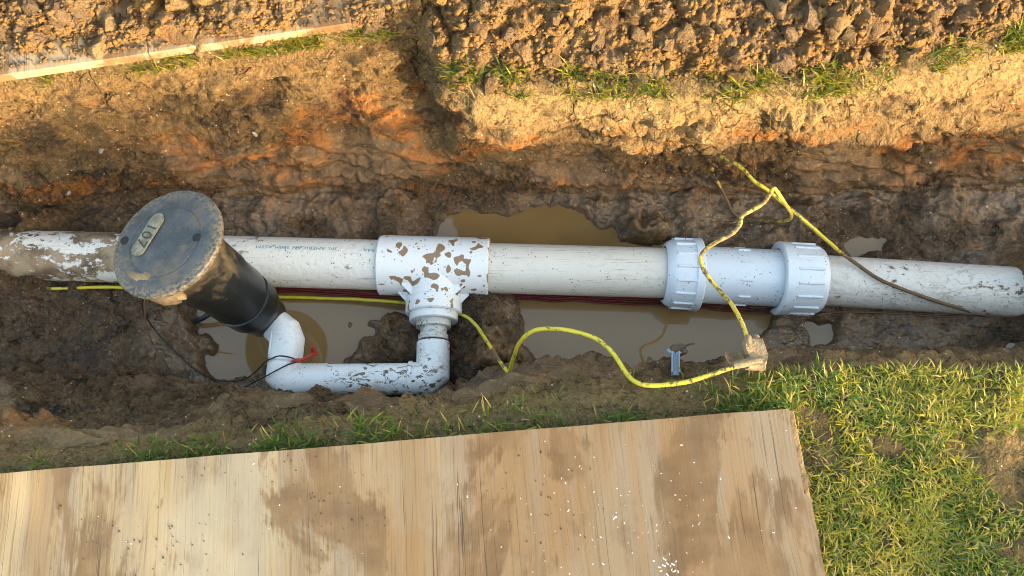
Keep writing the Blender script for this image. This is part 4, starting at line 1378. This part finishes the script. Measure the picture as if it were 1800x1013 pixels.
V = IV * (1 + .3 * fbm(IV, 1.2, 3, 5)[:, None]) * [.013, .009, .006] + U(1192, 616, -.105)
obj('mud', V, IF, M_MUD, st, sharp=None)
C = catmull(np.array([U(1198, 618, -.10), U(1203, 610, -.095), U(1212, 605, -.09), U(1221, 604, -.088)]), 6)
V, F = tube(C, .0015, 8)
obj('bent_wire', V, F, M_MUD, st)

# ================================================================== PLYWOOD BOARD
BZ = 0.024
ba, bb = U(1396, 717, BZ), U(-20, 834, BZ)
f1 = ba - bb; f1[2] = 0; f1 /= np.linalg.norm(f1)          # along the front edge, to the right
f2 = np.array([-f1[1], f1[0], 0])                           # away from the camera
BL, BW = 1.75, 0.95
bc0 = ba - f1 * BL - f2 * BW
bd_ = thing('plywood_board', tuple(ba - f1 * BL / 2 - f2 * BW / 2 - [0, 0, 0.02]), 'large weathered plywood board with mud stains on the near side of the trench', 'plywood')
# face veneer: gridded so that it can cup and its edge can fray
gx = np.concatenate([np.linspace(0, BL, 240)])
gy = np.linspace(0, BW, 90)
GXX, GYY = np.meshgrid(gx, gy)
loc = np.stack([GXX, GYY, np.zeros_like(GXX)], -1).reshape(-1, 3)
edge_r = (np.abs(loc[:, 0] - BL) < 1e-6); edge_t = np.abs(loc[:, 1] - BW) < 1e-6
fray = np.clip((loc[:, 1] - (BW - 0.115)) / 0.02, 0, 1) * (0.006 + 0.010 * np.clip((BW - loc[:, 1]) / 0.1, 0, 1)) + 0.0025 * perlin(loc, 30, 3)
loc[:, 0] -= np.where(edge_r, np.abs(fray), 0)
loc[:, 1] += np.where(edge_t, 0.0012 * perlin(loc, 12, 4), 0)
loc[:, 2] = 0.0012 * perlin(loc * [1, .25, 1], 9, 7)
def to_world(l, z):
    return bc0 + np.outer(l[:, 0], f1) + np.outer(l[:, 1], f2) + np.outer(l[:, 2] + z - bc0[2], [0, 0, 1])
nxb, nyb = len(gx), len(gy)
topv = loc.copy(); botv = loc.copy(); botv[:, 2] -= 0.003
f = (np.arange(nyb - 1)[:, None] * nxb + np.arange(nxb - 1)[None, :]).reshape(-1)
Fq = [tuple(q) for q in np.stack([f, f + 1, f + nxb + 1, f + nxb], -1)]
nn = len(loc)
Fq += [tuple(reversed([k + nn for k in q])) for q in Fq]
per = list(range(nxb)) + [r * nxb + nxb - 1 for r in range(1, nyb)] + [(nyb - 1) * nxb + k for k in range(nxb - 2, -1, -1)] + [r * nxb for r in range(nyb - 2, 0, -1)]
for k in range(len(per)):
    a, b = per[k], per[(k + 1) % len(per)]
    Fq.append((b, a, a + nn, b + nn))
cen = np.array([BL / 2, BW / 2, 0])
me = raw_mesh('face_veneer', np.vstack([topv, botv]) - cen, Fq, True, 40)
me.materials.append(M_BOARD)
fv = bpy.data.objects.new('face_veneer', me)
COL.objects.link(fv)
fv.parent = bd_
wc = to_world(cen[None, :], BZ)[0]
fv.location = Vector(wc) - world_loc(bd_)
fv.rotation_euler = (0, 0, math.atan2(f1[1], f1[0]))
board_obj('core', bc0 + f1 * 0.002 + f2 * 0.002, f1, f2, BL - 0.001, BW - 0.004, 0.006, BZ - 0.0046, M_PLY, bd_)
# splinters standing out of the torn right edge
for k in range(16):
    y = BW - 0.004 - 0.012 * k * (0.7 + 0.6 * rng.random()) * 0.62
    p0 = bc0 + f1 * (BL - 0.010 + 0.006 * rng.random()) + f2 * y
    p0[2] = BZ - 0.004 - 0.006 * rng.random()
    ln = 0.012 + 0.022 * rng.random()
    dd = -f2 + f1 * 0.25 * rng.normal() * 0.5
    tip = p0 + dd * ln + f1 * 0.008
    wv = f1 * (0.0016 + 0.003 * rng.random())
    zt = np.array([0, 0, 0.0013])
    V = np.array([p0 - wv - zt, p0 + wv - zt, p0 + wv + zt, p0 - wv + zt, tip - wv * .25, tip + wv * .25])
    obj('splinter', V, [(0, 1, 2, 3), (1, 0, 4, 5), (2, 1, 5), (3, 2, 5, 4), (0, 3, 4)], M_PLY, bd_, smooth=False)

# white plastic shavings and grit on the board
V = []; F = []
def shav(u, v, s):
    p = U(u, v, BZ + 0.0016 + s * .2)
    a = rng.random() * 6.28
    n0_ = sum(len(q) for q in V)
    bend = rng.normal() * 0.8
    pts = []
    for k in range(4):
        t = (k / 3 - .5) * s * (0.7 + rng.random() * .5)
        aa_ = a + bend * (k / 3 - .5)
        c_ = np.array([math.cos(aa_), math.sin(aa_), 0]) * t; nrm_ = np.array([-math.sin(a), math.cos(a), 0]) * s * .16
        lift = np.array([0, 0, 0.15 * s * math.sin(k * 1.2)])
        pts += [p + c_ - nrm_ + lift, p + c_ + nrm_ + lift + [0, 0, .0004]]
    V.append(np.array(pts))
    for k in range(3): F.append((n0_ + 2 * k, n0_ + 2 * k + 2, n0_ + 2 * k + 3, n0_ + 2 * k + 1))
for i in range(85):
    u = rng.normal(1110, 110); v = rng.normal(925, 60)
    if 760 < u < 1420 and 735 < v < 1060: shav(u, v, 0.0014 + 0.0032 * rng.random() ** 2.5)
for i in range(16):
    shav(rng.normal(1172, 9), rng.normal(1000, 8), 0.002 + .003 * rng.random())
for i in range(36):
    u = rng.uniform(20, 1400); shav(u, rng.uniform(np.interp(u, [0, 1400], [850, 740]), 1040), 0.0012 + .0012 * rng.random())
tag(obj('plastic_shavings', np.vstack(V), F, M_SHAVE, smooth=False, sharp=None), 'tiny white plastic shavings sprinkled on the plywood', kind='stuff')
cp3 = []
for i in range(240):
    q = rng.integers(4)
    cu, cv, su, sv_ = [(560, 900, 60, 50), (960, 880, 60, 50), (250, 960, 80, 40), (430, 800, 90, 30)][q]
    u, v = rng.normal(cu, su), rng.normal(cv, sv_)
    if v > np.interp(u, [0, 1400], [840, 725]) and u < 1400: cp3.append(U(u, v, BZ + .0006))
crumbs('soil_crumbs', np.array(cp3), 0.0004 + .0008 * rng.random(len(cp3)) ** 2, 'fine grit and soil crumbs stuck to the plywood', M_CLOD)

# ================================================================== GRASS
def blades(name, P, length, width, lean, tint, label, hang=None):
    """P (n,3) roots; three segment blades"""
    n = len(P)
    az = rng.random(n) * 2 * math.pi
    if hang is not None:
        az = np.where(rng.random(n) < hang[1], hang[0] + rng.normal(size=n) * 0.8, az)
    d = np.stack([np.cos(az), np.sin(az), np.zeros(n)], -1)
    sidev = np.stack([-np.sin(az), np.cos(az), np.zeros(n)], -1)
    # random twist of the blade's face
    V = np.zeros((n, 7, 3)); al = np.zeros((n, 7))
    ln = length[:, None]; le = lean[:, None]
    ts = [0, .38, .72, 1.0]
    for k, t in enumerate(ts):
        out = d * (ln * le * t ** 1.5) + np.array([0, 0, 1.0]) * (ln * t * np.sqrt(np.clip(1 - (le * t * .8) ** 2, .02, 1)))
        c = P + out
        w = width[:, None] * [1, .95, .65, 0][k] * .5
        if k < 3:
            V[:, 2 * k] = c - sidev * w; V[:, 2 * k + 1] = c + sidev * w
            al[:, 2 * k:2 * k + 2] = t
        else:
            V[:, 6] = c; al[:, 6] = t
    base = np.arange(n)[:, None] * 7
    tri = np.array([[0, 1, 3], [0, 3, 2], [2, 3, 5], [2, 5, 4], [4, 5, 6]])
    Fq = (base[:, :, None] + tri[None]).reshape(-1, 3)
    o = obj(name, V.reshape(-1, 3), Fq, M_GRASS, sharp=None, center=False, attrs=dict(tint=np.repeat(tint, 7), along=al.reshape(-1)))
    return tag(o, label, kind='stuff')
def scatter(n, uv, side, zoff=-0.001):
    """uv() gives photo columns/rows of candidate roots"""
    u, v = uv(n)
    W = np.array([U(a, b, 0.0) for a, b in zip(u, v)])
    W[:, 2] = ground_rows(W[:, 0], W[:, 1], side) + zoff
    return W
# near lawn, in world space
def lawn(n, x0, x1, y0, y1):
    x = rng.uniform(x0, x1, n); y = rng.uniform(y0, y1, n)
    yt, _ = ev(R_NT, x)
    m = y < yt + 0.004
    Q = np.stack([x, y, np.zeros(n)], -1)[m]
    # keep clear of the board
    l = Q - bc0; a = l @ f1; b = l @ f2
    on = (a > -0.002) & (a < BL - 0.004) & (b > -.002) & (b < BW + 0.001)
    Q = Q[~on]
    dens = fbm(Q, 7, 3, 61) + 0.5 * fbm(Q, 22, 2, 62)
    keep = rng.random(len(Q)) < sstep(-0.52, 0.34, dens)
    return Q[keep]
Q = lawn(30000, 0.32, 0.95, -0.62, -0.20)
Q2 = lawn(9000, 0.95, 2.4, -1.6, -0.20)
Q3 = lawn(9000, 0.30, 2.4, -1.8, -0.62)
Q = np.vstack([Q, Q2, Q3])
Q[:, 2] = ground_rows(Q[:, 0], Q[:, 1], 'near') - 0.002
tn_ = np.clip(0.57 + 0.62 * fbm(Q, 6, 3, 64) + 0.22 * rng.normal(size=len(Q)), 0, 1)
tn_ = np.where(rng.random(len(Q)) < .10, 0.97, np.minimum(tn_, .86))
blades('lawn_grass', Q, 0.006 + 0.018 * rng.random(len(Q)) ** 1.5, 0.0013 + 0.0013 * rng.random(len(Q)), 0.72 + .30 * rng.random(len(Q)), tn_, 'short yellow green turf on the near right side')
# matted dead thatch lying flat under the blades
Q = lawn(22000, 0.32, 0.98, -0.62, -0.20)
Q[:, 2] = ground_rows(Q[:, 0], Q[:, 1], 'near') + 0.0005
blades('lawn_thatch', Q, 0.006 + 0.012 * rng.random(len(Q)), 0.0010 + 0.0012 * rng.random(len(Q)), 1.0 + .2 * rng.random(len(Q)), np.clip(0.70 + .25 * rng.normal(size=len(Q)), .3, .95), 'matted straw coloured thatch under the near right turf')
# strip of grass between trench and board
x = rng.uniform(-1.2, 0.42, 9000)
yt, _ = ev(R_NT, x)
bx_ = bc0 + np.outer(((x - bc0[0]) / f1[0]), f1)
yb_ = (bc0 + f2 * BW)[1] + (x - (bc0 + f2 * BW)[0]) * f1[1] / f1[0]
t = rng.random(len(x)) ** 2.4
y = yb_ + 0.003 + (yt + 0.012 - yb_) * t
Q = np.stack([x, y, np.zeros(len(x))], -1)
uu = px(np.stack([x, y, 0 * x], -1))[0]
patch = np.interp(uu, [-200, 60, 200, 380, 470, 560, 650, 690, 740, 800, 860, 950, 1020, 1120, 1260, 1330, 1400], [.12, .06, .15, .3, .4, .6, .45, .18, .08, .14, .18, .14, .35, .55, .5, .45, .8])
dens = fbm(Q, 12, 3, 65)
Q = Q[(rng.random(len(Q)) < patch * sstep(-.45, .30, dens)) & (y < yt + 0.012)]
Q[:, 2] = ground_rows(Q[:, 0], Q[:, 1], 'near') - 0.002
tn_ = np.clip(0.22 + 0.2 * rng.random(len(Q)) + 0.2 * fbm(Q, 9, 2, 66), 0, 1)
tn_ = np.where(rng.random(len(Q)) < .14, 0.9, tn_)
blades('edge_grass', Q, 0.010 + 0.022 * rng.random(len(Q)), 0.0014 + 0.0011 * rng.random(len(Q)), 0.6 + .38 * rng.random(len(Q)), tn_, 'ragged green grass strip between the trench and the plywood', hang=(math.pi / 2, .35))
# tuft overhanging the trench near the splice
def tuft(cx, cy, n, r):
    a = rng.normal(size=(n, 2)) * r
    return np.stack([cx + a[:, 0], cy + a[:, 1]], -1)
# far right fringe
u = rng.uniform(770, 1830, 9000)
ve = np.interp(u, [770, 790, 840, 1000, 1200, 1400, 1500, 1650, 1800], [90, 125, 160, 158, 160, 164, 146, 110, 72])
v = ve - rng.random(len(u)) ** 1.3 * 46 + 6
W = np.array([U(a, b, 0.0) for a, b in zip(u, v)])
pt = np.interp(u, [770, 800, 900, 960, 1050, 1100, 1140, 1250, 1380, 1480, 1520, 1560, 1640, 1700, 1760, 1800], [.35, .9, .7, .9, .6, .12, .4, .8, .8, .6, .15, .1, .25, .35, .2, .9])
Q = W[(rng.random(len(u)) < pt * sstep(-.35, .35, fbm(W, 16, 3, 67)))]
Q[:, 2] = np.maximum(ground_rows(Q[:, 0], Q[:, 1], 'far'), -0.02) - 0.001
uu = px(Q)[0]
tn_ = np.clip(0.54 + 0.28 * rng.normal(size=len(Q)) + 0.25 * fbm(Q, 8, 2, 68), 0, .95)
blades('fringe_grass', Q, 0.012 + 0.024 * rng.random(len(Q)), 0.0015 + 0.0014 * rng.random(len(Q)), 0.6 + .38 * rng.random(len(Q)), tn_, 'fringe of green grass along the far right trench lip', hang=(-math.pi / 2, .55))
# pale roots hanging out of the cut turf
u = rng.uniform(800, 1780, 260)
ve = np.interp(u, [770, 790, 840, 1000, 1200, 1400, 1500, 1650, 1800], [95, 132, 170, 168, 170, 172, 156, 120, 82])
W = np.array([U(a, b + 14 * rng.random(), -0.012) for a, b in zip(u, ve)])
W[:, 1] -= 0.003
blades('hanging_roots', W, 0.014 + 0.03 * rng.random(len(W)), 0.0006 + 0.0007 * rng.random(len(W)), 1.1 + .2 * rng.random(len(W)), np.full(len(W), 1.0), 'thin pale roots hanging from the cut turf edge', hang=(-math.pi / 2, .95))
# far left fringe under the dusty board
u = rng.uniform(-30, 700, 4200)
ve = np.interp(u, [0, 640, 700], [138, 44, 40])
v = ve + rng.random(len(u)) ** 2 * 18 - 2
W = np.array([U(a, b, 0.0) for a, b in zip(u, v)])
pt = np.interp(u, [-30, 0, 60, 90, 150, 230, 290, 340, 420, 500, 600, 700], [.8, 1, .8, .3, .2, .4, .9, .35, .6, .8, .8, .5])
Q = W[rng.random(len(u)) < pt * sstep(-.4, .3, fbm(W, 16, 3, 69))]
Q[:, 2] = np.maximum(ground_rows(Q[:, 0], Q[:, 1], 'far'), -0.02) - 0.001
tn_ = np.clip(0.6 + 0.25 * rng.normal(size=len(Q)), 0, 1)
blades('fringe_grass', Q, 0.010 + 0.020 * rng.random(len(Q)), 0.0013 + 0.0010 * rng.random(len(Q)), 0.7 + .28 * rng.random(len(Q)), tn_, 'yellowed grass poking from under the far left plywood', hang=(-math.pi / 2, .7))

# ================================================================== PEBBLES
def ray_ground(u, v):
    d = ray(u, v); 
    cand = GP.reshape(-1, 3)
    q = cand - CAM
    t = q @ d / (d @ d)
    dist = np.linalg.norm(q - np.outer(t, d), axis=1)
    k = np.where(dist < 0.0045)[0]
    return cand[k[np.argmin(t[k])]] if len(k) else U(u, v, -.2)
for (u, v, r, lb) in [(174, 267, .0075, 'small pale round pebble stuck in the far left wall'), (123, 343, .005, 'tiny white pebble in dark mud left of the sprinkler lid'), (206, 383, .006, 'pale grey pebble just left of the sprinkler lid'),
                      (445, 237, .006, 'tan pebble below the dark root pocket'), (1224, 226, .008, 'dark stone lodged in the sunlit far right wall'), (41, 682, .004, 'tiny white stone on the lower left mud slope')]:
    p = ray_ground(u, v)
    o = bpy.data.objects.new('pebble', clod_me[0].copy())
    o.data.materials.clear(); o.data.materials.append(M_PEB if 'dark' not in lb.split()[0] else M_MUD)
    o.location = p; o.scale = (r, r * .8, r * .6); o.rotation_euler = rng.random(3) * 3
    COL.objects.link(o)
    tag(o, lb, 'pebble')

# ================================================================== HEDGE ADDED OUT OF VIEW BEHIND THE CAMERA, TO CAST SHADE
LAT = np.array([math.cos(R(SUN_AZ)), math.sin(R(SUN_AZ)), 0.0])
TE = math.tan(R(SUN_EL))
WE = float(np.dot(U(1470, 850, 0.0), LAT))         # where the hedge ends, seen along the sun
HD = 4.2                                        # distance along the sun's bearing
hc = SUNH * HD
shade_hedge = thing('shade_hedge', tuple(hc - LAT * 1.6), 'low leafy screen added out of view to shade the board and trench', 'shade_hedge')
nl = 26000
w = rng.uniform(-3.4, 0.50, nl); t = rng.uniform(-0.28, 0.28, nl)
base_h = -0.09 + (HD + 0.17 / math.cos(R(SUN_AZ))) * TE  # added hedge's height set so its shade ends on the far wall
pw = np.stack([w, t * 0, t * 0], -1)
hh = base_h - 0.01 + 0.055 * sstep(-0.02, -0.16, w) + 0.035 * fbm(pw, 2.4, 3, 7) - 0.16 * sstep(WE - 0.06, WE + 0.10, w) - 0.5 * sstep(WE + 0.16, WE + 0.3, w)
zf = rng.random(nl) ** 0.55
z = 0.03 + (hh - 0.03) * zf + rng.normal(size=nl) * 0.012
C = hc + np.outer(w, LAT) + np.outer(t, SUNH) + np.outer(z, [0, 0, 1])
a = rng.normal(size=(nl, 3)); a /= np.linalg.norm(a, axis=1, keepdims=True)
b = np.cross(a, rng.normal(size=(nl, 3))); b /= np.linalg.norm(b, axis=1, keepdims=True)
ls = (0.018 + 0.018 * rng.random(nl))[:, None]
V = np.stack([C - a * ls, C + b * ls * .5 + a * ls * .1, C + a * ls, C - b * ls * .5 + a * ls * .1], 1).reshape(-1, 3)
F = (np.arange(nl)[:, None] * 4 + np.arange(4)[None])
M_LEAF = mat_plain('shade_hedge_leaf', (0.06, 0.11, 0.03), 0.5, 0.4, 20)
tag(obj('foliage', V, F, M_LEAF, shade_hedge, smooth=False, sharp=None), kind='stuff')
# woody core that lets no light through low down
for k in range(13):
    wk = -3.3 + k * 0.28
    C = np.array([hc + LAT * (wk + .05 * math.sin(k * 3 + i)) + SUNH * (.04 * math.sin(k + i * 1.7)) + np.array([0, 0, i * 0.17]) for i in range(5)])
    V, F = tube(catmull(C, 4), np.linspace(.022, .006, 17), 8)
    obj('stem', V, F, mat_plain('bark', (0.09, 0.06, 0.04), 0.9) if k == 0 else bpy.data.materials['bark'], shade_hedge)
